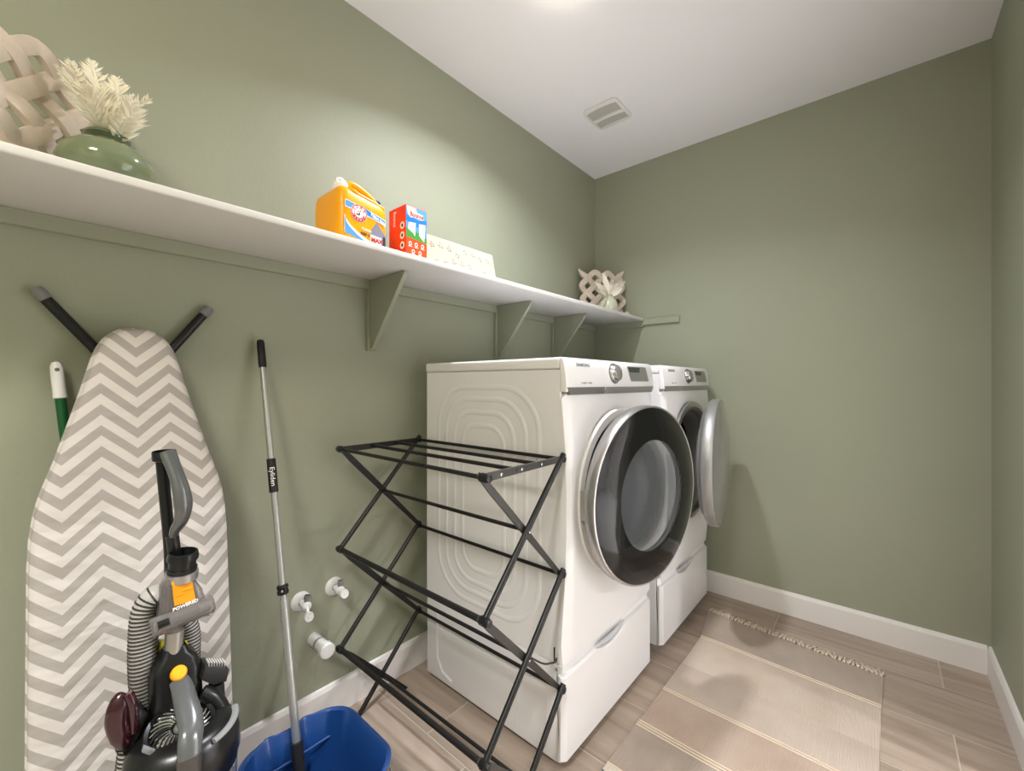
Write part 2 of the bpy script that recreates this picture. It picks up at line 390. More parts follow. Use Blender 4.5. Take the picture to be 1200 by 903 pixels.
# ---------------------------------------------------------------- laundry machines
W = .69; XB = .112
def fx(z):
    P = [(.345, .812), (.45, .818), (.6, .829), (.75, .835), (.9, .836), (1.05, .831), (1.18, .820), (1.225, .815)]
    if z <= P[0][0]: return P[0][1]
    for (a, xa), (b_, xb) in zip(P, P[1:]):
        if z <= b_: return xa+(xb-xa)*(z-a)/(b_-a)
    return P[-1][1]
def machine(y0, kind):
    washer = kind == 'washer'
    t = thing('washing_machine' if washer else 'clothes_dryer',
              'white front-loading washer nearest the camera, door slightly open' if washer else 'white front-loading dryer at the back with grey door ajar',
              'washer' if washer else 'dryer', (.45, y0+W/2, .352))
    y1 = y0+W; yc = y0+W/2; zc = .865; ro = .262
    # cabinet: open fronted shell
    bm = NB()
    prof = [(XB, .352), (.795, .352), (.795, 1.305), (XB, 1.305)]
    def shell(inset, xf, flip):
        a = [bm.verts.new(p) for p in ((XB+inset, y0+inset, .352+inset), (XB+inset, y1-inset, .352+inset), (XB+inset, y1-inset, 1.305-inset), (XB+inset, y0+inset, 1.305-inset))]
        b_ = [bm.verts.new(p) for p in ((xf, y0+inset, .352+inset), (xf, y1-inset, .352+inset), (xf, y1-inset, 1.305-inset), (xf, y0+inset, 1.305-inset))]
        for k in range(4): bm.faces.new((a[k], b_[k], b_[(k+1) % 4], a[(k+1) % 4]))
        bm.faces.new(a); return b_
    o1 = shell(0, .797, False); i1 = shell(.012, .797, True)
    for k in range(4): bm.faces.new((o1[k], i1[k], i1[(k+1) % 4], o1[(k+1) % 4]))
    bmesh.ops.recalc_face_normals(bm, faces=bm.faces)
    obj('cabinet', bm, 'enamel', t)
    # pressed ribs of the side panel
    if washer:
        for i, (xa, xb, zt, zb, rr) in enumerate(((.19, .712, 1.245, .42, .16), (.238, .655, 1.200, .46, .13), (.288, .602, 1.150, .50, .10), (.335, .553, 1.100, .55, .075))):
            L = rrect(xb-xa, zt-zb, rr, 10)
            pts = [((xa+xb)/2+a, y0, (zt+zb)/2+b_) for a, b_ in L]
            obj('side_rib', sweep(NB(), pts, .011, 8, flat=.22, up=(0, 1, 0), closed=True), 'enamel', t, angle=80)
    # front panel with round opening
    bm = NB(); N = 96; rings = []
    zt, zb = 1.232, .352
    for j in range(8):
        s = j/7; ring = []
        for k in range(N):
            a = 2*math.pi*k/N; c, sn = math.cos(a), math.sin(a)
            cx, cz = ro*c, ro*sn
            # rounded-corner rectangle boundary
            hw = W/2; hzt = zt-zc; hzb = zc-zb; hz = hzt if sn > 0 else hzb
            sc = 1/max(abs(c)/hw, abs(sn)/hz, 1e-6); bx, bz = c*sc, sn*sc
            yy = cx+(bx-cx)*s; z2 = zc+cz+(bz-cz)*s
            edge = max(0, (abs(yy)-(hw-.02))/.02)
            dip = .012*math.exp(-((math.hypot(yy, z2-zc)-.30)/.03)**2)*0
            ring.append(bm.verts.new((fx(z2)-.014*(1-math.sqrt(max(0, 1-edge*edge)))-dip, yc+yy, z2)))
        rings.append(ring)
    for A, B in zip(rings, rings[1:]):
        for k in range(N): bm.faces.new((A[k], A[(k+1) % N], B[(k+1) % N], B[k]))
    # exact corners
    for sy in (-1, 1):
        for zz in (zt, zb):
            bm.verts.new((fx(zz)-.02, yc+sy*W/2, zz))
    # return lip
    lipv = [bm.verts.new((.78, yc+ro*math.cos(2*math.pi*k/N), zc+ro*math.sin(2*math.pi*k/N))) for k in range(N)]
    for k in range(N): bm.faces.new((rings[0][k], lipv[k], lipv[(k+1) % N], rings[0][(k+1) % N]))
    bk = [bm.verts.new((.7965, v.co.y, v.co.z)) for v in rings[-1]]
    for k in range(N): bm.faces.new((rings[-1][(k+1) % N], bk[(k+1) % N], bk[k], rings[-1][k]))
    loose = [v for v in bm.verts if not v.link_faces]; bmesh.ops.delete(bm, geom=loose, context='VERTS')
    bmesh.ops.recalc_face_normals(bm, faces=bm.faces)
    obj('front_panel', bm, 'enamel', t, angle=40)
    # recess ring around the opening, gasket, drum
    obj('bezel', lathe(NB(), [(ro+.040, fx(zc)-.006), (ro+.036, fx(zc)+.006), (ro+.012, fx(zc)+.008), (ro-.004, fx(zc)-.004), (ro-.012, .80)], (0, yc, zc), (1, 0, 0), 96), 'satin' if not washer else 'plastic_white', t)
    obj('gasket', lathe(NB(), [(ro-.002, .815), (ro-.020, .812), (ro-.034, .80), (ro-.040, .785), (ro-.045, .76), (ro-.040, .74), (ro-.02, .74)], (0, yc, zc), (1, 0, 0), 64), 'gasket', t)
    obj('drum', lathe(NB(), [(ro-.038, .755), (ro-.030, .70), (ro-.028, .36), (ro-.06, .33), (.05, .32), (0, .325)], (0, yc, zc), (1, 0, 0), 64), 'drum' if washer else 'drum_dark', t)
    # top panel, control panel
    obj('top_panel', box(NB(), (XB-.008, y0-.003, 1.306), (.7965, y1+.003, 1.345), .009, 3), 'enamel', t)
    pts = [(.7965, 1.232), (.818, 1.232), (.822, 1.238), (.8215, 1.262), (.814, 1.315), (.809, 1.336), (.803, 1.343), (.7965, 1.3455)]
    cp = obj('control_panel', prism(NB(), [(a, y0, b_) for a, b_ in pts], (0, W, 0), .003, 2), 'enamel', t)
    def xs(z): return .8215-(z-1.262)*(.0075/.053)
    n = V((1, 0, .1415)).normalized(); up = V((-.1415, 0, 1)).normalized(); rt = V((0, 1, 0))
    def onp(u, z, d=0): return V((xs(z), y0+u, z))+n*d
    text('brand_lettering', 'SAMSUNG', .0165, onp(.115, 1.322, .0004), rt, up, 'text_grey', cp, sx=1.15, bold=.0003)
    text('model_lettering', 'vrt plus · steam', .009, onp(.125, 1.262, .0004), rt, up, 'text_grey', cp, sx=1.2)
    # dial
    kb = obj('dial', lathe(NB(), [(.036, 0), (.036, .005), (.034, .009), (.032, .010), (.030, .017), (.028, .020), (0, .021)], onp(.330, 1.297), n, 48), 'chrome', cp)
    obj('dial_face', lathe(NB(), [(.027, .0205), (.024, .0225), (0, .023)], onp(.330, 1.297), n, 40), 'grey_strip', kb)
    obj('dial_collar', lathe(NB(), [(.039, .0002), (.039, .002), (.036, .003)], onp(.330, 1.297), n, 48), 'dark_strip', kb)
    for q in range(6):
        a = R(150+q*22); c = onp(.388-.062*math.cos(a-R(150)) if 0 else .388+.060*math.cos(a), 1.295+.030*math.sin(a), .0005)
    # display
    pr = [(-.088, -.030), (.075, -.030), (.078, -.024), (.064, .026), (.060, .030), (-.108, .030), (-.111, .026), (-.093, -.026)]
    dp = obj('control_display', prism(NB(), [onp(.558+a, 1.298+b_, .0002) for a, b_ in pr], n*.0012), 'grey_strip', cp)
    obj('screen', prism(NB(), [onp(.558+a, 1.298+b_, .0016) for a, b_ in ((-.098, .006), (-.006, .006), (.002, .026), (-.106, .026))], n*.0006), 'display', dp)
    for q in range(2):
        bm = NB()
        for i in range(5): box(bm, onp(.32 if q else .30, 1.275+.010*i, .0002), onp(.312 if q else .292, 1.2765+.010*i, .0007))
    bmesh.ops.delete
    # grey trim strip under the panel
    zs, ze = 1.2225, 1.2475
    def strip(u0, u1, s0, s1, mt, nm, x_=.8225):
        return obj(nm, prism(NB(), [(x_-.012, y0+u0, ze), (x_-.012, y0+u0+s0, zs), (x_-.012, y0+u1-s1, zs), (x_-.012, y0+u1, ze)], (.013, 0, 0), .0015), mt, t)
    strip(.003, .255, .018, .022, 'dark_strip' if washer else 'grey_strip', 'detergent_drawer' if washer else 'trim_strip')
    strip(.260 if washer else .240, .678, -.02 if washer else 0, .010, 'grey_strip', 'trim_strip')
    # door, ajar
    Rd = .316
    ang, hx, side = (R(9.2), .852, -1) if washer else (R(8.4), .868, 1)
    hy = yc+side*Rd
    # closed-door frame: centre relative to hinge, then rotated about vertical axis through the hinge
    ca, sa = math.cos(ang), math.sin(ang)
    axy = V((sa*(1), -side*0, 0))
    along = V((sa, -side*ca, 0))             # from hinge to free edge
    nrm = V((ca, side*sa, 0))               # outward normal
    c = V((hx, hy, zc))+along*Rd
    ref = V((0, 0, 1))
    def dl(prof, seg=96, **k): return lathe(NB(), prof, c, nrm, seg, ref=ref, **k)
    dr = obj('door', dl([(.245, -.012), (.268, -.012), (.280, .0), (.300, .006), (.311, .014), (Rd, .022), (Rd, .050), (.3135, .056), (.309, .0575), (.307, .055), (.245, .04)]), 'satin' if washer else 'dull_ring', t)
    if washer:
        obj('door_glass', dl([(.309, .0555), (.295, .062), (.24, .069), (.196, .072), (.193, .066), (.196, .055)]), 'tint', dr)
        obj('door_window', dl([(.194, .069), (.12, .072), (0, .073)], 72), 'window_glass', dr)
        obj('door_bowl', dl([(.205, .050), (.198, .02), (.190, -.03), (.172, -.085), (.14, -.115), (.08, -.128), (0, -.131)], 72), 'bowl', dr)
        obj('bowl_ring', dl([(.245, .02), (.232, .034), (.205, .052), (.198, .050), (.200, .030), (.225, .0), (.245, -.010)], 72), 'plastic_grey', dr)
    else:
        obj('door_glass', dl([(.3085, .0555), (.288, .064), (.2, .080), (.1, .088), (0, .090)]), 'dryer_glass', dr)
        obj('door_bowl', dl([(.245, -.012), (.20, -.014), (.19, -.03), (.12, -.034), (0, -.035)], 64), 'dark_strip', dr)
    # hinge block
    obj('hinge', box(NB(), (.82, hy-side*.050, zc-.05), (hx+.006, hy-side*.022, zc+.05), .003), 'satin', t)
    return t
M['window_glass'] = mat('door_window_glass', (190, 192, 196), .03, trans=.95, ior=1.2)
M['plastic_grey'] = mat('grey_plastic', (150, 150, 151), .3)
WY, DY = 1.135, 1.945
machine(WY, 'washer'); machine(DY, 'dryer')
def pedestal(y0, label):
    y1 = y0+W; yc = y0+W/2
    t = thing('laundry_pedestal', label, 'pedestal', (.45, yc, 0))
    obj('housing', box(NB(), (XB, y0, .032), (.785, y1, .350), .004, 2), 'enamel', t)
    # drawer front with a sloped top edge and scooped pull
    bm = NB(); n = 40; cols = []
    for i in range(n+1):
        u = i/n; yy = y0+.0015+(W-.003)*u
        e = min(u, 1-u)*W; rnd = .014*(1-math.sqrt(max(0, 1-max(0, 1-e/.016)**2)))
        s = max(0, 1-abs((u-.47)/.17)**2.2)
        zl = .312-.024*s
        prof = [(.786, .036), (.808, .036), (.812, .040), (.812, zl-.004), (.809, zl), (.800-.010*s, zl+.004-.006*s), (.794-.004*s, .346), (.786, .346)]
        cols.append([bm.verts.new((min(px, .812)-(rnd if px > .79 else 0), yy, pz)) for px, pz in prof])
    for A, B in zip(cols, cols[1:]):
        for k in range(len(A)-1): bm.faces.new((A[k], B[k], B[k+1], A[k+1]))
    bm.faces.new(cols[0]); bm.faces.new(cols[-1][::-1])
    bmesh.ops.recalc_face_normals(bm, faces=bm.faces)
    dw = obj('drawer', bm, 'enamel', t, angle=30)
    pts = []
    for i in range(17):
        s = -1+2*i/16; pts.append((.803, yc-.02+s*.108, .320-.024*(1-s*s)))
    for i in range(17):
        s = 1-2*i/16; pts.append((.803, yc-.02+s*.108, .322-.006*(1-s*s)))
    obj('pull_shade', prism(NB(), pts, (.0035, 0, 0)), 'recess_shade_grey', dw)  # crescent in the scoop, recess shade put into its darker grey
    for fy in (y0+.05, y1-.05):
        for fx_ in (XB+.05, .74): obj('foot', lathe(NB(), [(.012, .033), (.012, .012), (.020, .010), (.022, 0)], (fx_, fy, 0), seg=20, cap1=True), 'cap_grey', t)
    return t
M['recess_shade_grey'] = mat('painted_recess_shade', (196, 198, 202), .4)
p1 = pedestal(WY, 'white drawer pedestal under the washer, nearest the camera')
p2 = pedestal(DY, 'white drawer pedestal under the dryer by the back wall')
obj('corner_bracket', prism(NB(), [(.768, WY-.002, .352), (.812, WY-.002, .352), (.806, WY-.002, .330), (.775, WY-.002, .322)], (0, -.003, 0), .0008, 1), 'plastic_white', p1)
obj('bracket_screw', lathe(NB(), [(.006, .003), (.005, .0055), (0, .006)], (.788, WY-.002, .338), (0, -1, 0), 16), 'satin', p1)
obj('side_rib', sweep(NB(), [((XB+a), WY, z) for a, z in ((.07, .30), (.062, .20), (.066, .12), (.10, .07), (.16, .055))], .010, 8, flat=.3, up=(0, 1, 0)), 'enamel', p1, angle=80)
obj('side_rib', box(NB(), (.20, WY-.002, .215), (.212, WY, .255), .0008, 1), 'enamel', p1)
for x_ in (.615, .742): obj('side_rib', box(NB(), (x_, WY-.0015, .06), (x_+.003, WY, .31)), 'enamel', p1)

# ---------------------------------------------------------------- drying rack
rk = thing('drying_rack', 'black metal folding drying rack in front of the washer', 'drying rack', (.45, .95, 0))
xa, xb = .085, .815; ya, yb = .762, 1.112
def yx(x, y): return y+(.010 if y > 1 else .008)*(x-xa)/(xb-xa)
Zn = (1.02, .655, .29)
for xx, out in ((xa, 1), (xb, -1)):
    A = lambda z, far, off=0: V((xx+off, yx(xx, yb if far else ya), z))
    # round tubes lean one way, flat strips the other
    for i in range(3):
        z0 = Zn[i]; z1 = Zn[i]-.365
        a, b_ = A(z0+.008, True, -.008*out*0), A(z1, False)
        c_, d_ = A(z0, False, .016*out), A(z1, True, .016*out)
        if i == 2:
            f = .29/.365
            b_ = a+(b_-a)*((z0+.008)/(z0+.008-z1)); d_ = c_+(d_-c_)*f
        else:
            dd = (b_-a).normalized(); b_ = b_+dd*.012
        aa = a-(b_-a).normalized()*.010
        bm = NB(); cyl(bm, aa, b_, .0088, seg=16)
        leg = obj('leg', bm, 'black_metal', rk)
        bm = NB(); d = (d_-c_).normalized(); x_, y_ = V((1, 0, 0)), d.cross(V((1, 0, 0)))
        wd = .011
        prism(bm, [c_-d*.012+y_*wd*.6, c_-d*.012-y_*wd*.6, c_+d*.05-y_*wd, (d_-c_)*.5+c_-y_*wd, d_-y_*wd*.7, d_+d*(.010 if i < 2 else 0)-y_*wd*.6, d_+d*(.010 if i < 2 else 0)+y_*wd*.6, d_+y_*wd*.7, (d_-c_)*.5+c_+y_*wd, c_+d*.05+y_*wd], V((-.006*out if 1 else 0, 0, 0)), .0012, 1)
        st_ = obj('strut', bm, 'grey_metal' if xx == xb else 'black_metal', rk)
        if i < 2 or True:
            mid = (a+V(b_))/2 if i < 2 else V((xx, yx(xx, (ya+yb)/2), Zn[2]-.1825))
            q = V((xx, yx(xx, (ya+yb)/2), Zn[i]-.1825))
            obj('rivet', lathe(NB(), [(.0035, .008), (.0035, .0105), (0, .0118)], q, (-out, 0, 0), 12, ref=(0, 0, 1)), 'chrome', rk)
    # end caps at the near joints
    for z in Zn:
        q = V((xx, yx(xx, ya), z))
        obj('end_cap', lathe(NB(), [(0, -.017), (.010, -.015), (.0125, -.008), (.0125, .012), (.010, .020), (0, .022)], q, (1, 0, 0), 20, ref=(0, 0, 1)), 'black', rk)
        obj('end_cap', lathe(NB(), [(0, -.010), (.010, -.009), (.011, .008), (0, .010)], V((xx, yx(xx, yb), z)), (1, 0, 0), 20, ref=(0, 0, 1)), 'black', rk)
    # top rail
    p, q = V((xx, yx(xx, ya)+.012, 1.018)), V((xx, yx(xx, yb)-.01, 1.020))
    obj('top_rail', prism(NB(), [p+V((0, 0, -.011)), q+V((0, 0, -.009)), q+V((0, 0, .009)), p+V((0, 0, .011))], (.010*out, 0, 0), .0012, 1), 'grey_metal' if xx == xb else 'black_metal', rk)
    for f in (.16, .42, .70):
        obj('rivet', lathe(NB(), [(.0045, 0), (.0045, .002), (0, .003)], p.lerp(q, f), (-out, 0, 0), 12, ref=(0, 0, 1)), 'chrome', rk)
def rod(y_, z, r=.0062):
    obj('rod', cyl(NB(), (xa, yx(xa, y_), z), (xb, yx(xb, y_)+(.006 if .8 < y_ < 1 else 0), z), r, seg=14), 'black_metal', rk)
ym = (ya+yb)/2
for y_ in (ya, ya+(yb-ya)*.36, ya+(yb-ya)*.67, yb): rod(y_, 1.02)
rod(ym, .8375); rod(yb, .655); rod(ya, .655, .0085); rod(ym, .4725); rod(yb, .29); rod(ya, .29, .0085); rod(ym, .108)
obj('hook', sweep(NB(), smooth([(.815, .955, .475), (.83, 1.0, .44), (.815, 1.06, .405), (.805, 1.10, .385), (.80, 1.112, .389)], 6)+[], .0028, 8), 'black_metal', rk)
obj('hook', sweep(NB(), smooth([(.805, 1.095, .386), (.80, 1.10, .40), (.797, 1.104, .425)], 5), .0028, 8), 'black_metal', rk)

# ---------------------------------------------------------------- ironing board
ZT = 1.405
def bx(z): return .062+(ZT-z)*.115     # lean of the board: rear face
ib = thing('ironing_board', 'ironing board with a grey and white chevron cover leaning on the wall', 'ironing board', (.21, .196, 0))
hw = [(1.405, .0), (1.402, .018), (1.396, .034), (1.385, .050), (1.370, .0635), (1.350, .074), (1.325, .083), (1.28, .094), (1.22, .109), (1.15, .128), (1.07, .150), (1.00, .172), (.96, .181), (.91, .187), (.84, .190), (.6, .1905), (.2, .191), (.06, .189), (.03, .180), (.022, .16)]
def bc(z): return .202-.004*(1.4-z)
bm = NB()
loops = []
for z, h in hw:
    ring = []
    for k in range(24):
        a = 2*math.pi*k/24; c, s = math.cos(a), math.sin(a)
        e = .45
        yy = max(h, .0005)*math.copysign(abs(c)**e, c) if h > .03 else max(h, .0005)*c
        tt = min(1, h/.03+.1)*.018
        ring.append((bx(z)+.018+tt*math.copysign(abs(s)**.8, s), bc(z)+yy, z))
    loops.append(ring)
loft(bm, loops); bmesh.ops.recalc_face_normals(bm, faces=bm.faces)
cv = obj('cover', bm, 'chevron', ib, angle=70)
hem = [V((bx(z)+.001, bc(z)+h*.985, z)) for z, h in hw[1:]]+[V((bx(z)+.001, bc(z)-h*.985, z)) for z, h in hw[:0:-1]]
obj('hem', sweep(NB(), hem, .006, 8, closed=True), 'chevron', ib)
for y0_, y1_, z1_, xo in ((.030, .395, 1.00, .012), (.370, .02, 1.00, .0)):
    a = V((.020+xo*.2, y0_, 1.480)); b_ = V((.050, y1_, .985)); b_ = a.lerp(b_, .62)
    d = (b_-a).normalized()
    lg = obj('leg', cyl(NB(), a, b_, .0125, seg=18), 'black', ib)
    obj('leg_cap', lathe(NB(), [(0, -.016), (.012, -.014), (.0145, -.008), (.0145, .016), (.0135, .017)], a, d, 20), 'cap_grey', lg)
for yy in (.14, .25):
    obj('frame_tube', sweep(NB(), [(bx(z)-.010, .196+(yy-.196)*s, z) for z, s in ((.98, .8), (.5, 1.6), (.03, 2))], .009, 12), 'black', ib)

# green broom handle behind the board
br = thing('broom_handle', 'green pole with white hanging grip behind the ironing board', 'broom', (.09, .16, 0))
a = V((.028, .056, 1.312)); b_ = V((.06, .17, .02)); d = (b_-a).normalized()
obj('pole', cyl(NB(), a+d*.085, b_, .0105, seg=18), 'green', br)
gp = obj('grip', lathe(NB(), [(0, -.004), (.008, 0), (.0115, .010), (.0125, .03), (.0125, .078), (.0135, .088), (.0105, .090)], a, d, 24), 'plastic_white', br)
obj('hanging_hole', lathe(NB(), [(.0045, .0001), (.003, .0006), (0, .0006)], a+d*.018+V((.0124, 0, 0)), (1, 0, 0), 16), 'dark_strip', gp)

# ---------------------------------------------------------------- mop in bucket
mp_ = thing('mop', 'silver mop pole with black grip leaning on the wall in the blue bucket', 'mop', (.35, .52, .03))
T = V((.030, .516, 1.404)); Bm = V((.350, .520, .03)); D = (Bm-T)
L = lambda t: T+D*t
obj('pole', cyl(NB(), L(.055), L(.585), .0092, seg=20), 'pole', mp_)
obj('pole', cyl(NB(), L(.58), L(.86), .0112, seg=20), 'pole', mp_)
dn = D.normalized()
obj('grip', lathe(NB(), [(0, 0), (.009, .002), (.0115, .010), (.0118, .085), (.0105, .095), (.009, .095)], L(0), dn, 20), 'black_matt', mp_)
sl = obj('sleeve', lathe(NB(), [(.009, 0), (.0128, .001), (.0130, .104), (.009, .105)], L(.278), dn, 20), 'black_matt', mp_)
rr = V((1.576, 0, 1.26))-L(.315); rr = (rr-dn*rr.dot(dn)).normalized()
text('lettering', 'Eyliden', .019, L(.318)+rr*.0133, dn, dn.cross(rr)*-1 if False else rr.cross(dn), 'label_white', sl, sx=1.1)
obj('collar', lathe(NB(), [(.009, 0), (.015, .002), (.0165, .010), (.0135, .014), (.0165, .020), (.015, .028), (.011, .030)], L(.548), dn, 20), 'black', mp_)
for a in (0, 180): 
    x_, y_ = frame(dn); o_ = L(.558)+y_*(.016 if a else -.016)
    obj('collar_knob', lathe(NB(), [(0, -.005), (.004, -.004), (.004, .004), (0, .005)], o_, y_, 12), 'black', mp_)
obj('lower_sleeve', lathe(NB(), [(.0112, 0), (.016, .002), (.0165, .10), (.018, .16), (.020, .185)], L(.855), dn, 20), 'black_matt', mp_)
bm = NB(); box(bm, (.28, .44, .024), (.42, .60, .040), .006); obj('mop_head', bm, 'black_matt', mp_)

bk = thing('bucket', 'blue plastic mop bucket on the floor by the wall', 'bucket', (.445, .51, 0))
bm = NB(); loops = []
BC = V((.446, .512, 0))
def rim(z, grow=0., lip=0.):
    f = .80+.20*z/.258; out = []
    base = rrect(.325*f+2*grow, .300*f+2*grow, .085*f, 8)
    for a, b_ in base:
        # pour spouts pressed into the wall side
        bump = 0
        if a < -.10*f:
            for c0 in (-.055, .045): bump += .012*math.exp(-((b_-c0)/.020)**2)*min(1, max(0, (z-.08)/.16))
        out.append((BC.x+a-bump, BC.y+b_, z+(lip if lip else 0)))
    return out
# resample the straight side so bumps exist
_r = rrect
def rrect_dense(w, h, r, n=8):
    p = _r(w, h, r, n); out = []
    for i, a in enumerate(p):
        b_ = p[(i+1) % len(p)]; d = math.hypot(a[0]-b_[0], a[1]-b_[1]); k = max(1, int(d/.012)) if d > .03 else 1
        k = 14 if d > .03 else 1
        for j in range(k): out.append((a[0]+(b_[0]-a[0])*j/k, a[1]+(b_[1]-a[1])*j/k))
    return out
rrect = rrect_dense
loops = [rim(.004, -.01), rim(.0), rim(.08), rim(.16), rim(.245), rim(.247, .006), rim(.258, .007), rim(.2605, .002), rim(.256, -.003), rim(.16, -.0035), rim(.08, -.0035), rim(.008, -.006)]
loft(bm, loops[1:], cap0=True, cap1=True); bmesh.ops.recalc_face_normals(bm, faces=bm.faces)
bo = obj('shell', bm, 'blue', bk, angle=50)
rrect = _r
obj('inner_ledge', sweep(NB(), [(.308, .40, .185), (.308, .62, .185)], .0035, 8), 'blue', bk)
obj('handle_pivot', lathe(NB(), [(.010, 0), (.010, .006), (.006, .010), (0, .011)], (.44, .672, .222), (0, 1, 0), 16), 'chrome', bk)
obj('handle_pivot', lathe(NB(), [(.010, 0), (.010, .006), (.006, .010), (0, .011)], (.44, .348, .222), (0, -1, 0), 16), 'chrome', bk)
obj('handle', sweep(NB(), smooth([(.44, .682, .222), (.50, .69, .19), (.60, .64, .15), (.635, .51, .13), (.60, .38, .15), (.50, .33, .19), (.44, .338, .222)], 8), .003, 8), 'chrome', bk)

# ---------------------------------------------------------------- valves on the wall
def valve(y_, z, label, turn):
    t = thing('water_valve', label, 'valve', (0, y_, z))
    obj('escutcheon', lathe(NB(), [(.034, 0), (.034, .003), (.027, .010), (.014, .013), (.012, .013)], (0, y_, z), (1, 0, 0), 36), 'plastic_white', t)
    obj('valve_body', lathe(NB(), [(.010, .010), (.011, .030), (.0155, .034), (.0155, .056), (.010, .060), (0, .061)], (0, y_, z), (1, 0, 0), 24), 'plastic_white', t)
    obj('outlet', lathe(NB(), [(.009, 0), (.009, .022), (.012, .023), (.012, .034), (.008, .034)], (.045, y_, z), (0, .2, 1), 20), 'cap_grey', t)
    e = V((.052, y_, z)); dd = V((.045, turn[0], turn[1]))
    obj('valve_stem', cyl(NB(), e, e+dd*.75, .006, seg=14), 'plastic_white', t)
    obj('valve_handle', lathe(NB(), [(0, -.003), (.015, -.002), (.0165, .003), (.015, .009), (.0135, .010), (.0125, .0085), (.003, .0085), (.002, .010), (0, .010)], e+dd*.8, (1, -.1, .15), 28), 'plastic_white', t)
valve(.657, .477, 'left-hand white water valve on the green wall beside the mop pole', (-.012, -.025))
valve(.780, .487, 'right-hand white water valve, closer to the drying rack', (-.006, .002))
t = thing('drain_stub', 'thick capped white pipe stub low on the wall below the two valves', 'pipe', (0, .703, .322))
obj('pipe', cyl(NB(), (0, .703, .322), (.108, .703, .322), .0215, seg=32), 'plastic_white', t)
obj('pipe_band', lathe(NB(), [(.0215, 0), (.0228, .001), (.0228, .010), (.0215, .011)], (.045, .703, .322), (1, 0, 0), 32), 'gasket', t)
obj('pipe_cap', lathe(NB(), [(.022, 0), (.026, .001), (.0265, .022), (.024, .0255), (0, .026)], (.090, .703, .322), (1, 0, 0), 36), 'plastic_white', t)

# ---------------------------------------------------------------- upright vacuum
# front of the machine looks along +x, its right side is +y
vc = thing('vacuum_cleaner', 'black and grey upright vacuum in front of the ironing board', 'vacuum', (.36, .23, 0))
# loop handle on top of the wand
obj('wand', sweep(NB(), smooth([(0.335, 0.209, 1.094), (0.335, 0.215, 1.013), (0.335, 0.221, 0.933), (0.335, 0.225, 0.860), (0.335, 0.226, 0.764)], 6), [.0115]*24+[.0125], 16), 'black', vc)
obj('loop_handle', sweep(NB(), smooth([(0.350, 0.217, 1.103), (0.362, 0.224, 1.078), (0.378, 0.234, 1.034), (0.385, 0.240, 0.988), (0.378, 0.238, 0.952), (0.362, 0.229, 0.924), (0.350, 0.227, 0.898)], 6), [.019, .0185, .018, .0175, .017, .0165, .016, .016, .016, .016, .016, .0165, .017, .0175, .018, .0185, .019, .019, .019, .0185, .018, .0175, .017, .0165, .016, .0155, .015, .0145, .014, .013, .012, .011, .010, .0095, .009, .0085, .008][:37], 18, flat=.8), 'gloss_grey', vc)
obj('handle_collar', lathe(NB(), [(.0215, 0), (.0225, .002), (.022, .020), (.019, .022), (.0, .022)], (0.342, 0.213, 1.106), (-.05, .02, -1), 28), 'black', vc)
obj('handle_neck', sweep(NB(), [(0.352, 0.226, 0.914), (0.350, 0.230, 0.876), (0.348, 0.235, 0.828)], .0125, 16), 'black', vc)
# clear powered brush tool parked on the wand
tl = obj('brush_tool', prism(NB(), [(0.385, 0.214, 0.827), (0.385, 0.257, 0.820), (0.385, 0.277, 0.781), (0.385, 0.285, 0.744), (0.385, 0.292, 0.712), (0.385, 0.193, 0.719), (0.385, 0.201, 0.768), (0.385, 0.202, 0.809)], (-.042, 0, 0), .008, 3), 'clear_grey', vc)
obj('tool_inner', prism(NB(), [(0.382, 0.219, 0.813), (0.382, 0.260, 0.802), (0.382, 0.271, 0.763), (0.382, 0.278, 0.728), (0.382, 0.206, 0.727), (0.382, 0.212, 0.763)], (-.034, 0, 0), .006, 2), 'cap_dark', tl)
obj('tool_cap', lathe(NB(), [(.0285, 0), (.0290, .008), (.026, .009), (.026, .026), (.0295, .027), (.0300, .034), (.0275, .044), (.024, .045)], (0.365, 0.241, 0.831), (.10, .05, 1), 32, cap0=True), 'black', tl)
obj('tool_cap_bore', lathe(NB(), [(.024, .044), (.022, .020), (0, .020)], (0.365, 0.241, 0.831), (.10, .05, 1), 32), 'drum_dark', tl)
obj('tool_ring', lathe(NB(), [(.028, -.016), (.0315, -.015), (.0315, .002), (.028, .003)], (0.365, 0.241, 0.827), (.10, .05, 1), 36), 'satin', tl)
hd0, hd1 = V((0.385, 0.182, 0.729)), V((0.385, 0.297, 0.742))
hdd = (hd1-hd0).normalized()
obj('tool_head', sweep(NB(), [hd0, hd0+hdd*.004, hd1-hdd*.004, hd1], [.020, .024, .024, .020], 20, flat=.85), 'clear_grey', tl)
obj('tool_brush_roll', sweep(NB(), [hd0+hdd*.01, hd1-hdd*.01], .010, 12), 'cap_dark', tl)
obj('tool_wheel', cyl(NB(), hd0+hdd*.010+V((.014, 0, .006)), hd0+hdd*.030+V((.014, 0, .006)), .010, seg=16), 'black', tl)
obj('tool_wheel', cyl(NB(), hd1-hdd*.030+V((.010, 0, .006)), hd1-hdd*.010+V((.010, 0, .006)), .010, seg=16), 'satin', tl)
og = obj('orange_insert', prism(NB(), [(0.387, 0.218, 0.820), (0.387, 0.255, 0.813), (0.387, 0.262, 0.764), (0.387, 0.223, 0.764)], (.003, 0, 0), .001, 1), 'orange', tl)
obj('insert_rib', sweep(NB(), [(0.390, 0.224, 0.787), (0.391, 0.237, 0.788)], .0016, 8), 'orange', og)
obj('insert_rib', sweep(NB(), [(0.390, 0.237, 0.794), (0.391, 0.254, 0.795)], .0016, 8), 'orange', og)
text('tool_lettering', 'POWERED', .0100, (0.391, 0.243, 0.760), hdd, V((0, -.0, 1)), 'label_white', tl, sx=1.0, bold=.0004)
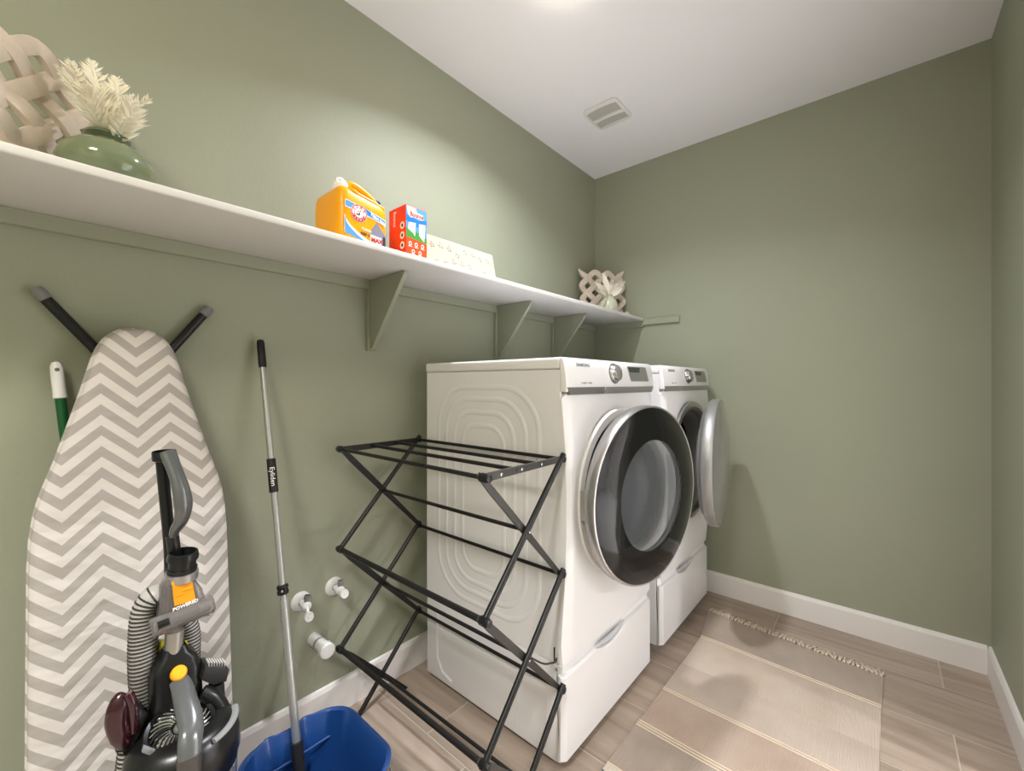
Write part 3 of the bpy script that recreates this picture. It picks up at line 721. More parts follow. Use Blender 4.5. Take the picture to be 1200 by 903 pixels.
obj('chrome_tube', cyl(NB(), (0.360, 0.229, 0.697), (0.360, 0.226, 0.646), .0175, seg=24), 'satin', vc)
# spine and body
bm = NB(); loops = []
for (u, v, x_, hwid, dep) in ((204,756,.350,.018,.020), (204,764,.350,.024,.024), (205,772,.350,.038,.032), (206,785,.350,.0475,.040), (206,815,.350,.050,.045), (206,860,.350,.052,.050), (207,900,.350,.055,.055)):
    pass
for c_, hwid, dep in (((0.355, 0.229, 0.661), .020, .018), ((0.355, 0.229, 0.647), .026, .024), ((0.355, 0.229, 0.633), .039, .030), ((0.355, 0.229, 0.610), .0465, .036), ((0.355, 0.230, 0.545), .048, .040), ((0.355, 0.232, 0.456), .050, .044), ((0.355, 0.233, 0.386), .050, .044)):
    loops.append([(c_[0]+a, c_[1]+b_, c_[2]) for a, b_ in rrect(dep*2, hwid*2, min(dep, hwid)*.5, 6)])
c_ = loops[-1]; loops.append([(p[0], p[1], .12) for p in c_])
loft(bm, loops); bmesh.ops.recalc_face_normals(bm, faces=bm.faces)
bd = obj('spine', bm, 'black', vc, angle=50)
obj('release_button', lathe(NB(), [(.0150, 0), (.0150, .008), (.012, .011), (0, .012)], (0.402, 0.227, 0.618), (1, .05, .8), 28), 'orange', bd)
obj('wand_clip', prism(NB(), [(0.330, 0.208, 0.668), (0.330, 0.263, 0.647), (0.330, 0.269, 0.615), (0.330, 0.202, 0.643)], (-.02, 0, 0), .003), 'yellow', vc)
# dust canister
cx_, cy_ = .425, .234
zt_ = .512
obj('canister_lid', lathe(NB(), [(.030, .002), (.070, .004), (.088, -.006), (.099, -.024), (.103, -.046), (.103, -.075), (.098, -.085), (.098, -.10)], (cx_, cy_, zt_), (0, 0, 1), 64, cap0=True), 'black', vc)
obj('canister_bin', lathe(NB(), [(.096, -.10), (.098, -.102), (.094, -.22), (.090, -.30), (.0, -.30)], (cx_, cy_, zt_), (0, 0, 1), 64), 'clear_grey', vc)
obj('canister_core', lathe(NB(), [(.050, -.10), (.045, -.29), (0, -.29)], (cx_, cy_, zt_), (0, 0, 1), 40), 'satin', vc)
tn = V((.42, 0, 1)).normalized(); tc_ = V((cx_+.012, cy_-.010, zt_+.003))
td = obj('turbine_dish', lathe(NB(), [(.058, -.018), (.064, .006), (.061, .010), (.054, .008), (.050, .002), (.018, .000), (.014, .006), (0, .007)], tc_, tn, 56), 'black', vc)
x_, y_ = frame(tn)
for k in range(26):
    a0 = 2*math.pi*k/26; pts = []
    for j in range(5):
        r_ = .017+.035*j/4; a = a0+.55*(j/4)**1.3
        pts.append(tc_+x_*(r_*math.cos(a))+y_*(r_*math.sin(a))+tn*(.007+.002*math.sin(j/4*math.pi)))
    obj('turbine_vane', sweep(NB(), pts, [.0018, .0024, .0028, .0030, .0020], 6), 'chrome', td)
obj('turbine_hub', lathe(NB(), [(.013, .006), (.010, .012), (0, .013)], tc_, tn, 24), 'satin', td)
obj('lid_arc', sweep(NB(), [(cx_+.093*math.cos(R(a)), cy_+.093*math.sin(R(a)), zt_-.007) for a in range(20, 86, 5)], .0075, 10, flat=.6), 'cap_grey', vc)
obj('lid_latch', prism(NB(), [(0.460, 0.160, 0.538), (0.460, 0.184, 0.511), (0.460, 0.181, 0.500), (0.460, 0.157, 0.528)], (.006, 0, -.003), .0015), 'cap_grey', vc)
# carry handle arching over the canister
bm = NB(); hp = smooth([(0.405, 0.227, 0.606), (0.425, 0.230, 0.595), (0.462, 0.230, 0.576), (0.500, 0.230, 0.553), (0.520, 0.224, 0.536), (0.532, 0.220, 0.511)], 6)
hr = [.017+.0035*math.sin(i/(len(hp)-1)*math.pi)+.003*i/(len(hp)-1) for i in range(len(hp))]
sweep(bm, hp, hr, 20, flat=.55, up=(1, 0, .35)); obj('carry_handle', bm, 'gloss_grey', vc)
obj('handle_foot', sweep(NB(), [(0.528, 0.221, 0.515), (0.530, 0.220, 0.463)], [.022, .020], 16, flat=.7, up=(1, 0, .3)), 'gunmetal_brown', vc)
# side duct right, brush tool in its holder
obj('side_duct', sweep(NB(), smooth([(0.400, 0.270, 0.550), (0.410, 0.291, 0.532), (0.420, 0.307, 0.494), (0.420, 0.315, 0.439), (0.420, 0.308, 0.393)], 6), .017, 14), 'black', vc)
bt = obj('dusting_brush', sweep(NB(), [(0.385, 0.304, 0.478), (0.385, 0.302, 0.549)], [.018, .0165], 18), 'black_matt', vc)
obj('brush_body', prism(NB(), [(0.405, 0.269, 0.582), (0.400, 0.277, 0.611), (0.400, 0.315, 0.592), (0.405, 0.325, 0.577), (0.405, 0.319, 0.552), (0.405, 0.292, 0.558)], (-.045, 0, 0), .004), 'black_matt', bt)
for k in range(7):
    a = V((0.385, 0.285, 0.600)); b_ = V((0.385, 0.316, 0.585)); p = a.lerp(b_, k/6)
    obj('bristle_tuft', prism(NB(), [p+V((-.012, -.001, 0)), p+V((-.012, .001, 0)), p+V((.014, .001, 0)), p+V((.014, -.001, 0))], (.004, 0, .014)), 'hose', bt)
# corrugated hose: pale tube with dark coils
def hose(pts, r, name='hose'):
    P_ = smooth(pts, 22); ln = [0]
    for a, b_ in zip(P_, P_[1:]): ln.append(ln[-1]+(b_-a).length)
    hs_ = obj(name, sweep(NB(), P_, r*.93, 18), 'hose', vc)
    bm = NB(); step = .0078; s = 0; i = 0; prev = None
    while s < ln[-1]-.004:
        while ln[i+1] < s: i += 1
        t_ = (s-ln[i])/(ln[i+1]-ln[i]); p = P_[i].lerp(P_[i+1], t_); d = (P_[i+1]-P_[i]).normalized()
        lathe(bm, [(r*.92, -.0021), (r*1.02, -.0010), (r*1.02, .0010), (r*.92, .0021)], p, d, 18, ref=(1, .2, .1))
        s += step
    obj('hose_coil', bm, 'hose_dark', hs_)
hose([(0.322, 0.235, 0.733), (0.318, 0.217, 0.762), (0.316, 0.199, 0.769), (0.316, 0.185, 0.743), (0.322, 0.180, 0.691), (0.330, 0.179, 0.618), (0.335, 0.184, 0.551), (0.340, 0.195, 0.490)], .0270)
hose([(0.315, 0.243, 0.707), (0.312, 0.260, 0.686), (0.312, 0.268, 0.648), (0.315, 0.267, 0.587), (0.318, 0.265, 0.507), (0.320, 0.261, 0.418)], .0205)
hose([(0.370, 0.155, 0.508), (0.375, 0.150, 0.472), (0.375, 0.147, 0.420), (0.370, 0.151, 0.333), (0.360, 0.170, 0.237)], .0215)
# upholstery tool, burgundy, clipped on the left
ut = obj('upholstery_tool', sweep(NB(), smooth([(0.400, 0.142, 0.619), (0.405, 0.132, 0.608), (0.405, 0.128, 0.573), (0.405, 0.135, 0.533), (0.400, 0.143, 0.509)], 5), [.010, .014, .017, .018, .019, .019, .020, .020, .020, .020, .020, .019, .019, .018, .018, .016, .015, .013, .011, .008, .005], 16, flat=.75, up=(1, 0, 0)), 'burgundy', vc)
obj('tool_grip', sweep(NB(), smooth([(0.412, 0.143, 0.626), (0.416, 0.149, 0.603), (0.412, 0.152, 0.571), (0.405, 0.153, 0.539)], 5), .0085, 12), 'burgundy', ut)
obj('tool_holder', sweep(NB(), smooth([(0.375, 0.153, 0.574), (0.378, 0.161, 0.545), (0.378, 0.158, 0.518), (0.378, 0.147, 0.499), (0.378, 0.139, 0.494)], 5), [.015]*4+[.019]*9+[.020]*8, 16), 'black_matt', vc)
obj('holder_base', prism(NB(), [(0.400, 0.124, 0.525), (0.400, 0.130, 0.540), (0.400, 0.152, 0.522), (0.400, 0.154, 0.491), (0.400, 0.126, 0.506)], (-.05, 0, 0), .005), 'black_matt', vc)
obj('holder_arm', box(NB(), (.33, .165, .44), (.385, .235, .50), .012), 'black', vc)
# base on the floor
bm = NB(); loft(bm, [[(.445+a*s, .232+b_*s2, z) for a, b_ in rrect(.30, .235, .06, 6)] for z, s, s2 in ((.008, .96, .97), (.02, 1, 1), (.065, 1, 1), (.095, .86, .92), (.12, .5, .6), (.16, .32, .40))])
bmesh.ops.recalc_face_normals(bm, faces=bm.faces); obj('floor_head', bm, 'black', vc, angle=50)
for yy in (.135, .329): obj('wheel', cyl(NB(), (.34, yy-.014, .035), (.34, yy+.014, .035), .035, seg=28), 'black_matt', vc)

# ---------------------------------------------------------------- things on the shelf
ZS = 1.698
# --- lattice screens: flat strips woven in loops
def lattice(name, label, origin, right, up, s, parent_group, wdt=.36, th=.010):
    """origin: lower left corner; s: cell size; 3 x 3 cells"""
    r = V(right).normalized(); u = V(up).normalized(); n = r.cross(u)
    t = thing(name, label, 'decorative screen', origin, parent_group)
    O = V(origin)
    def pt(a, b_, d): return O+r*(a*s)+u*(b_*s)+n*d
    def ribbon(path, closed, phase):
        k = len(path); segs = []
        rng = k if closed else k-1
        for i in range(rng):
            a, b_ = V((path[i][0], path[i][1], 0)), V((path[(i+1) % k][0], path[(i+1) % k][1], 0))
            m_ = max(2, int((b_-a).length/.10))
            for j in range(m_): segs.append(a.lerp(b_, j/m_))
        if not closed: segs.append(V((path[-1][0], path[-1][1], 0)))
        for _ in range(7):      # relax to round the turns into lobes
            q = segs[:]
            for i in range(len(segs)):
                if not closed and i in (0, len(segs)-1): continue
                q[i] = (segs[i-1]+segs[i]*2+segs[(i+1) % len(segs)])/4
            segs = q
        N_ = len(segs); bm = NB(); ring = []; L = 0
        for i, p in enumerate(segs):
            d = (segs[(i+1) % N_]-segs[i-1]) if closed else (segs[min(i+1, N_-1)]-segs[max(i-1, 0)])
            d.normalize(); nx = V((-d.y, d.x, 0))
            if i: L += (p-segs[i-1]).length
            dz = math.sin(L/.7071*math.pi+phase)*th*.35
            wd = wdt/2*(1 if closed else min(1, .25+2.2*min(i, N_-1-i)/N_*3))
            a = p+nx*wd; b_ = p-nx*wd
            c_ = [pt(a.x, a.y, dz), pt(a.x*.97+p.x*.03, a.y*.97+p.y*.03, dz+th*.8), pt(p.x, p.y, dz+th), pt(b_.x*.97+p.x*.03, b_.y*.97+p.y*.03, dz+th*.8), pt(b_.x, b_.y, dz)]
            ring.append([bm.verts.new(v) for v in c_])
        for i in range(N_ if closed else N_-1):
            A, B = ring[i], ring[(i+1) % N_]
            for k_ in range(5): bm.faces.new((A[k_], A[(k_+1) % 5], B[(k_+1) % 5], B[k_]))
        if not closed: bm.faces.new(ring[0][::-1]); bm.faces.new(ring[-1])
        bmesh.ops.recalc_face_normals(bm, faces=bm.faces)
        obj('woven_strip', bm, 'lattice', t, angle=60)
    ribbon([(1, -.12), (3.12, 2), (2, 3.12), (-.12, 1)], True, 0)
    ribbon([(2, -.12), (3.12, 1), (1, 3.12), (-.12, 2)], True, 2.1)
    ribbon([(-.22, -.22), (1.5, 1.5), (3.22, 3.22)], False, .6)
    ribbon([(3.22, -.22), (1.5, 1.5), (-.22, 3.22)], False, 3.4)
    for (a, b_) in [(i, j) for i in range(4) for j in range(4) if (i+j) % 2 == 0 and 0 < i < 3 or (i+j) % 2 == 1 and 0]:
        pass
    return t
lattice('lattice_screen', 'whitewashed wooden lattice screen behind the green vase, left end of the shelf', (.221, -.041, ZS+.029), (-.628, .778, 0), (-.085, -.069, .994), .0945, None, .40, .019)
lattice('lattice_screen', 'whitewashed wooden lattice screen standing in the far corner of the shelf', (.066, 2.470, ZS+.027), (.60, .80, 0), (-.106, .080, 1), .097, None, .40, .019)

def plume(p0, p1, wd, nb, parent, name='plume', material='pampas', seedv=0):
    rnd = random.Random(seedv); p0, p1 = V(p0), V(p1); d = p1-p0; side = V((0, 0, 1)).cross(d)
    if side.length < 1e-4: side = V((0, 1, 0))
    side.normalize(); bm = NB(); mid = p0.lerp(p1, .5)+V((rnd.uniform(-.01, .01), rnd.uniform(-.01, .01), .008))
    pts = smooth([p0, mid, p1], 10); n_ = len(pts)
    sweep(bm, pts, [.0022]*(n_-1)+[.0006], 5)
    for k in range(nb):
        f = .16+.84*k/nb; i = min(n_-2, int(f*(n_-1))); p = pts[i].lerp(pts[i+1], f*(n_-1)-i); dd = (pts[i+1]-pts[i]).normalized()
        prof = math.sin(min(1, (1.04-f)/.80)*math.pi*.62)**.8
        for sgn in (-1, 1):
            a = rnd.uniform(0, 6.28); perp = (side*sgn + dd.cross(side)*rnd.uniform(-.7, .7)).normalized()
            ln = wd*prof*rnd.uniform(.75, 1.15); q = p+dd*ln*rnd.uniform(.75, 1.05)+perp*ln*.75
            m_ = p.lerp(q, .45)+dd.cross(perp)*rnd.uniform(-.002, .002); wv = dd.cross(perp).normalized()*.0016
            ax_ = (q-p).normalized(); pw = ax_.cross(wv).normalized()*(.0030+.0012*rnd.random())
            vs = [bm.verts.new(v) for v in (p, m_+pw, q, m_-pw, m_+wv)]
            bm.faces.new((vs[0], vs[1], vs[4])); bm.faces.new((vs[1], vs[2], vs[4])); bm.faces.new((vs[2], vs[3], vs[4])); bm.faces.new((vs[3], vs[0], vs[4])); bm.faces.new((vs[0], vs[3], vs[2], vs[1]))
    return obj(name, bm, material, parent, angle=0)
vx, vy = .240, .130
va = thing('vase', 'round sage green vase of white pampas plumes at the left end of the shelf', 'vase', (vx, vy, ZS))
obj('vessel', lathe(NB(), [(0, 0), (.045, 0), (.066, .010), (.083, .034), (.086, .056), (.078, .080), (.058, .099), (.038, .107), (.029, .110), (.028, .114), (.032, .118), (.0385, .122), (.0395, .126), (.036, .128), (.031, .125), (.024, .113), (.022, .08), (0, .07)], (vx, vy, ZS), seg=64), 'vase_green', va)
neck = V((vx, vy, ZS+.110))
for k, tip in enumerate(((0.210, 0.053, 1.952), (0.170, 0.073, 1.999), (0.190, 0.106, 2.008), (0.220, 0.147, 1.976), (0.260, 0.198, 1.934), (0.300, 0.165, 1.894), (0.270, 0.118, 1.912), (0.300, 0.084, 1.890), (0.330, 0.150, 1.840), (0.150, 0.117, 1.993), (0.330, 0.074, 1.850))):
    plume(neck+V((random.uniform(-.012, .012), random.uniform(-.012, .012), 0)), tip, .040 if k < 8 else .034, 30, va, seedv=k+3)
# pale vase with dried leaves in the corner
wx, wy = .248, 2.485
vb = thing('vase', 'small pale round vase of dried white leaves in the shelf corner', 'vase', (wx, wy, ZS))
obj('vessel', lathe(NB(), [(0, 0), (.034, 0), (.050, .014), (.060, .044), (.060, .066), (.052, .092), (.038, .112), (.026, .120), (.022, .125), (.027, .132), (.025, .134), (.018, .124), (0, .11)], (wx, wy, ZS), seg=56), 'vase_pale', vb)
def leaf(p0, p1, wd, parent, seedv):
    rnd = random.Random(seedv); p0, p1 = V(p0), V(p1); d = (p1-p0); ln = d.length; d.normalize()
    side = d.cross(V((.8, -.6, 0))).normalized(); nrm_ = side.cross(d).normalized(); bm = NB(); n_ = 12; rows = []
    for i in range(n_+1):
        f = i/n_; w_ = wd*math.sin(min(1, f*1.02)*math.pi)**.7*(1 if i % 2 else .74)+.0012
        c_ = p0+d*ln*f+nrm_*(.012*math.sin(f*3.1))
        rows.append([c_+side*w_+nrm_*.004+d*(.010 if i % 2 else 0), c_, c_-side*w_+nrm_*.004+d*(.010 if i % 2 else 0), c_-nrm_*.0016])
    vs = [[bm.verts.new(p) for p in r_] for r_ in rows]
    for A, B in zip(vs, vs[1:]):
        for k in range(4): bm.faces.new((A[k], A[(k+1) % 4], B[(k+1) % 4], B[k]))
    bm.faces.new(vs[0][::-1]); bm.faces.new(vs[-1]); bmesh.ops.recalc_face_normals(bm, faces=bm.faces)
    return obj('dried_leaf', bm, 'leaf', parent, angle=20)
nk = V((wx, wy, ZS+.120))
for k, (tip, wd) in enumerate((((0.200, 2.494, 1.982), .020), ((0.240, 2.325, 1.884), .021), ((0.170, 2.680, 1.988), .022), ((0.200, 2.788, 2.027), .021), ((0.260, 2.692, 1.958), .020), ((0.300, 2.561, 1.878), .020), ((0.280, 2.307, 1.827), .017), ((0.220, 2.526, 1.923), .020), ((0.250, 2.587, 1.923), .022))):
    leaf(nk, tip, wd, vb, k)
st1 = obj('scroll_base', lathe(NB(), [(.0, -.007), (.018, -.006), (.020, 0), (.018, .006), (.008, .007), (.006, .004), (0, .004)], (.300, 2.640, ZS+.021), (1, -.7, 0), 28), 'lattice')
tag(st1, 'small round grey wooden ornament beside the pale vase in the corner', 'ornament')

# --- detergent jug
jx0, jx1, jy0, jy1 = .160, .345, .628, .797
jt = thing('detergent_jug', 'yellow laundry detergent jug with white dispenser tap on the shelf', 'jug', ((jx0+jx1)/2, (jy0+jy1)/2, ZS))
bm = NB(); loops = []
def jloop(z, inx, iny, slope=0., r_=.028):
    a = rrect(jx1-jx0-2*inx, jy1-jy0-2*iny, max(.006, r_-min(inx, iny)*.3), 7)
    cx0, cy0 = (jx0+jx1)/2, (jy0+jy1)/2
    return [(cx0+p, cy0+q, z+slope*(-(q)/(jy1-jy0))) for p, q in a]
for z, i_, s_ in ((ZS, .008, 0), (ZS+.005, .001, 0), (ZS+.012, 0, 0), (ZS+.06, 0, 0), (ZS+.075, .001, 0), (ZS+.115, .0, .010), (ZS+.138, .0015, .024), (ZS+.150, .006, .032), (ZS+.158, .014, .036), (ZS+.163, .026, .038), (ZS+.166, .040, .036)):
    loops.append(jloop(z, i_, i_, s_))
loft(bm, loops); bmesh.ops.recalc_face_normals(bm, faces=bm.faces)
jb = obj('jug_body', bm, 'jug', jt, angle=60)
jm = (jx0+jx1)/2
obj('jug_handle', sweep(NB(), smooth([(jm+.045, .672, 1.860), (jm+.045, .674, 1.882), (jm+.045, .690, 1.895), (jm+.045, .720, 1.889), (jm+.045, .752, 1.874), (jm+.045, .776, 1.858), (jm+.045, .782, 1.842)], 6), .0095, 16, flat=1.2), 'jug', jb)
obj('shoulder_rim', sweep(NB(), smooth([(jm+.03, .655, 1.872), (jx1-.012, .668, 1.862), (jx1-.010, .70, 1.852), (jx1-.010, .75, 1.843), (jx1-.012, .785, 1.835)], 5), .006, 10), 'jug', jb)
obj('fill_cap', lathe(NB(), [(.016, -.02), (.0165, 0), (.0175, .001), (.0175, .011), (.0155, .013), (0, .013)], (jm+.020, .790, 1.866), (0, .1, 1), 28), 'navy', jt)
obj('fill_neck', lathe(NB(), [(.020, -.035), (.0175, -.012), (.0165, .001)], (jm+.020, .790, 1.864), (0, .1, 1), 24), 'jug', jb)
tp = obj('tap_base', lathe(NB(), [(.030, -.02), (.0285, 0), (.0275, .012), (.022, .016), (0, .017)], (jm+.030, .664, 1.876), (0, -.15, 1), 32), 'label_white', jt)
obj('tap_button', lathe(NB(), [(.014, 0), (.0145, .012), (.011, .016), (0, .017)], (jm+.030, .660, 1.892), (0, -.15, 1), 20), 'label_white', tp)
for q in range(6):
    a = q*math.pi/3; obj('tap_lug', box(NB(), (jm+.030+.014*math.cos(a)-.0035, .660+.014*math.sin(a)-.0035, 1.890), (jm+.030+.014*math.cos(a)+.0035, .660+.014*math.sin(a)+.0035, 1.904), .0015), 'label_white', tp)
# front label: flat pieces on the +x face
def fl(nm, pts, mt, lay, parent=None):
    x_ = jx1+.0002*lay
    return obj(nm, prism(NB(), [(x_, y_, z) for y_, z in pts], (.0002, 0, 0)), mt, parent or jb, angle=0)
def face(u, v): return (jy0+u*(jy1-jy0), ZS+v*.158)
def band(f0, f1, u0, u1, n_=16): return [face(u0+(u1-u0)*i/n_, f0(i/n_)) for i in range(n_+1)]+[face(u1-(u1-u0)*i/n_, f1(1-i/n_)) for i in range(n_+1)]
fl('label_edge', band(lambda t: .79-.03*math.sin(t*3)-.17*t**2+.0, lambda t: .64-.02*math.sin(t*3)-.15*t*t, .10, .93), 'label_white', 1)
fl('label_band', band(lambda t: .775-.03*math.sin(t*3)-.17*t**2, lambda t: .66-.02*math.sin(t*3)-.15*t*t, .11, .92), 'lt_blue', 2)
fl('label_band', band(lambda t: .735-.06*t, lambda t: .635-.03*t, .46, .64), 'mid_blue', 3)
fl('label_edge', band(lambda t: .50-.42*t**.55, lambda t: .14-.10*t, .09, .62), 'label_white', 1)
fl('label_swoosh', band(lambda t: .47-.44*t**.5, lambda t: .145-.12*t, .095, .58), 'lt_blue', 2)
fl('label_panel', [face(.60, .30), face(.74, .52), face(.93, .28), face(.93, .03), (face(.60, .03))], 'label_grey', 2)
fl('label_panel', [face(.60, .24), face(.84, .22), face(.84, .03), face(.60, .03)], 'label_white', 3)
fl('label_panel', [face(.875, .27), face(.92, .24), face(.92, .04), face(.86, .04)], 'label_black', 4)
def disc(cu, cv_, r_, mt, lay, n_=28, inner=None, a0=0, a1=360):
    c_ = face(cu, cv_); x_ = jx1+.0002*lay
    if inner is None: pts = [(c_[0]+r_*math.cos(R(a0+(a1-a0)*k/n_)), c_[1]+r_*math.sin(R(a0+(a1-a0)*k/n_))) for k in range(n_)]
    else: pts = [(c_[0]+r_*math.cos(R(a0+(a1-a0)*k/n_)), c_[1]+r_*math.sin(R(a0+(a1-a0)*k/n_))) for k in range(n_+1)]+[(c_[0]+inner*math.cos(R(a1-(a1-a0)*k/n_)), c_[1]+inner*math.sin(R(a1-(a1-a0)*k/n_))) for k in range(n_+1)]
    return fl('label_roundel', pts, mt, lay)
disc(.37, .59, .0275, 'label_white', 4)
disc(.37, .59, .0262, 'label_red', 5, inner=.0235, a0=0, a1=359)
disc(.37, .59, .0262, 'label_red', 6, inner=.0165, a0=195, a1=345)
disc(.37, .59, .0160, 'label_red', 5, inner=.0148, a0=0, a1=359)
cF = face(.37, .59)
for s_, a0, a1, rr_ in (('ARM&', 150, 30, .0198), ):
    for k, ch in enumerate(s_):
        a = R(a0+(a1-a0)*k/(len(s_)-1)); text('label_letter', ch, .0085, (jx1+.0016, cF[0]+rr_*math.cos(a), cF[1]+rr_*math.sin(a)), (0, math.sin(a), -math.cos(a)), (0, math.cos(a), math.sin(a)), 'label_red', jb, .0001, bold=.0002)
for k, ch in enumerate('HAMMER'):
    a = R(205+130*k/5); text('label_letter', ch, .0075, (jx1+.0018, cF[0]+.0213*math.cos(a), cF[1]+.0213*math.sin(a)), (0, -math.sin(a), math.cos(a)), (0, -math.cos(a), -math.sin(a)), 'label_white', jb, .0001, bold=.0001)
# arm with hammer mark
fl('label_mark', [(cF[0]-.009, cF[1]-.006), (cF[0]+.002, cF[1]-.007), (cF[0]+.004, cF[1]+.002), (cF[0]+.001, cF[1]+.003), (cF[0]-.001, cF[1]-.003), (cF[0]-.009, cF[1]-.002)], 'label_black', 6)
fl('label_mark', [(cF[0]-.006, cF[1]+.003), (cF[0]+.007, cF[1]+.006), (cF[0]+.006, cF[1]+.010), (cF[0]+.003, cF[1]+.009), (cF[0]+.0035, cF[1]+.0065), (cF[0]-.006, cF[1]+.0045)], 'label_red', 7)
text('label_lettering', 'Heavy duty', .020, (jx1+.0014,)+face(.765, .555+.03), (0, 1, -.42), (0, .0, 1), 'label_white', jb, .0001, sx=.62, bold=.0006)
text('label_lettering', 'CLEAN', .011, (jx1+.0014,)+face(.52, .30), (0, 1, -.1), (0, 0, 1), 'label_white', jb, .0001, bold=.0003)
text('label_lettering', 'KEEP IT', .0125, (jx1+.0014,)+face(.50, .20), (0, 1, -.1), (0, 0, 1), 'label_black', jb, .0001, sx=.8, bold=.0004)
text('label_lettering', 'MAX', .019, (jx1+.0020,)+face(.735, .135), (0, 1, 0), (0, 0, 1), 'label_red', jb, .0001, bold=.0008)

# --- dryer sheet carton
b0, b1 = V((.262, .852, ZS)), V((.362, .941, ZS+.170))
ct = thing('dryer_sheet_box', 'upright orange and blue dryer sheet carton beside the yellow jug', 'box', ((b0.x+b1.x)/2, (b0.y+b1.y)/2, ZS))
cb = obj('carton', box(NB(), b0, b1, .0012, 1), 'box_red', ct)
def cf(nm, pts, mt, lay, par=None):     # +x face, u along y, v up
    return obj(nm, prism(NB(), [(b1.x+.0002*lay, b0.y+u*.089, ZS+v*.17) for u, v in pts], (.0002, 0, 0)), mt, par or cb, angle=0)
cf('sky_print', [(.02, .36), (.98, .36), (.98, .985), (.02, .985)], 'sky', 0.5)
cf('sky_print', [(.02, .68), (.5, .60), (.98, .66), (.98, .80), (.6, .74), (.02, .80)], 'mid_blue', 1.2)
cf('cloud_print', [(.04, .98), (.10, .82), (.22, .76), (.40, .80), (.52, .90), (.45, .98)], 'label_white', 1.3)
cf('grass_print', [(.02, .36), (.98, .30), (.98, .42), (.75, .47), (.5, .50), (.25, .55), (.02, .53)], 'grass', 2)
cf('base_print', [(.02, .01), (.98, .01), (.98, .31), (.5, .34), (.02, .36)], 'box_orange', 2.4)
cf('sheet_print', [(.13, .66), (.46, .68), (.42, .40), (.34, .46), (.10, .52)], 'label_white', 3.5)
cf('sheet_print', [(.60, .68), (.92, .70), (.86, .34), (.76, .38), (.62, .44)], 'label_white', 3.5)
cf('logo_plate', [(.16, .84), (.22, .90), (.80, .885), (.84, .80), (.76, .77), (.20, .79)], 'label_white', 3.5)
text('carton_lettering', 'Bounce', .022, (b1.x+.0012, b0.y+.045, ZS+.142), (0, 1, 0), (0, 0, 1), 'label_red', cb, .0001, sx=.85, bold=.0006)
for u, v, s_ in ((.20, .24, '1'), (.48, .24, '8'), (.78, .24, '9'), (.34, .09, '6'), (.66, .09, '6')):
    cf('icon_print', [(u+.075*math.cos(R(a)), v+.042*math.sin(R(a))) for a in range(0, 360, 30)], 'label_white', 4)
    cf('icon_print', [(u+.045*math.cos(R(a)), v+.024*math.sin(R(a))) for a in range(0, 360, 45)], 'box_orange', 5)
    cf('icon_print', [(u-.09, v-.065), (u+.09, v-.065), (u+.09, v-.05), (u-.09, v-.05)], 'label_white', 4)
def cs(nm, pts, mt, lay):       # -y face: u from back (0) to front (1)
    return obj(nm, prism(NB(), [(b0.x+u*.10, b0.y-.0002*lay, ZS+v*.17) for u, v in pts], (0, -.0002, 0)), mt, cb, angle=0)
for v in (.60, .40, .20):
    cs('icon_print', [(.80+.125*math.cos(R(a)), v+.075*math.sin(R(a))) for a in range(0, 360, 20)], 'label_white', 1)
    cs('icon_print', [(.80+.052*math.cos(R(a)), v+.038*math.sin(R(a))) for a in range(0, 360, 30)], 'label_black', 2.2)
text('carton_lettering', 'Bounce', .022, (b0.x+.036, b0.y-.0008, ZS+.132), (0, 0, -1), (1, 0, 0), 'label_white', cb, .0001, sx=.8, bold=.0004)

# --- cream embossed bin
jb2 = thing('embossed_bin', 'long cream storage bin embossed with flowers beside the carton', 'bin', (.22, 1.17, ZS))
bm = NB(); x0_, x1_, ya0, ya1, hb = .135, .300, .970, 1.352, .122
def bl(z, g_, w_=0): return [(x0_-g_+w_, ya0-g_+w_, z), (x1_+g_-w_, ya0-g_+w_, z), (x1_+g_-w_, ya1+g_-w_, z), (x0_-g_+w_, ya1+g_-w_, z)]
loft(bm, [bl(ZS, .010), bl(ZS+hb, -.004), bl(ZS+hb, -.004, .006), bl(ZS+.01, .008, .008)]); bmesh.ops.recalc_face_normals(bm, faces=bm.faces)
bmesh.ops.bevel(bm, geom=[e for e in bm.edges], offset=.0025, segments=2, affect='EDGES')
bb_ = obj('bin_shell', bm, 'cream', jb2, angle=40)
bm = NB(); rnd = random.Random(5); na = V((1, 0, .12)).normalized(); up_ = V((-.12, 0, 1)).normalized()
for k in range(15):
    yy = 1.0+.34*(k % 8+.5*(k//8)+.3)/8; zz = ZS+(.035 if k // 8 else .085)+rnd.uniform(-.012, .012)
    cF2 = V((x1_+.010-(zz-ZS)*.115, yy, zz)); a0 = rnd.uniform(0, 6)
    for q in range(5):
        a = a0+q*1.2566; d_ = V((0, 1, 0))*math.cos(a)+up_*math.sin(a)
        sweep(bm, [cF2+d_*.003, cF2+d_*.008, cF2+d_*.015], [.0016, .0042, .0012], 8, flat=.7, up=na)
obj('flower_relief', bm, 'cream', bb_, angle=60)

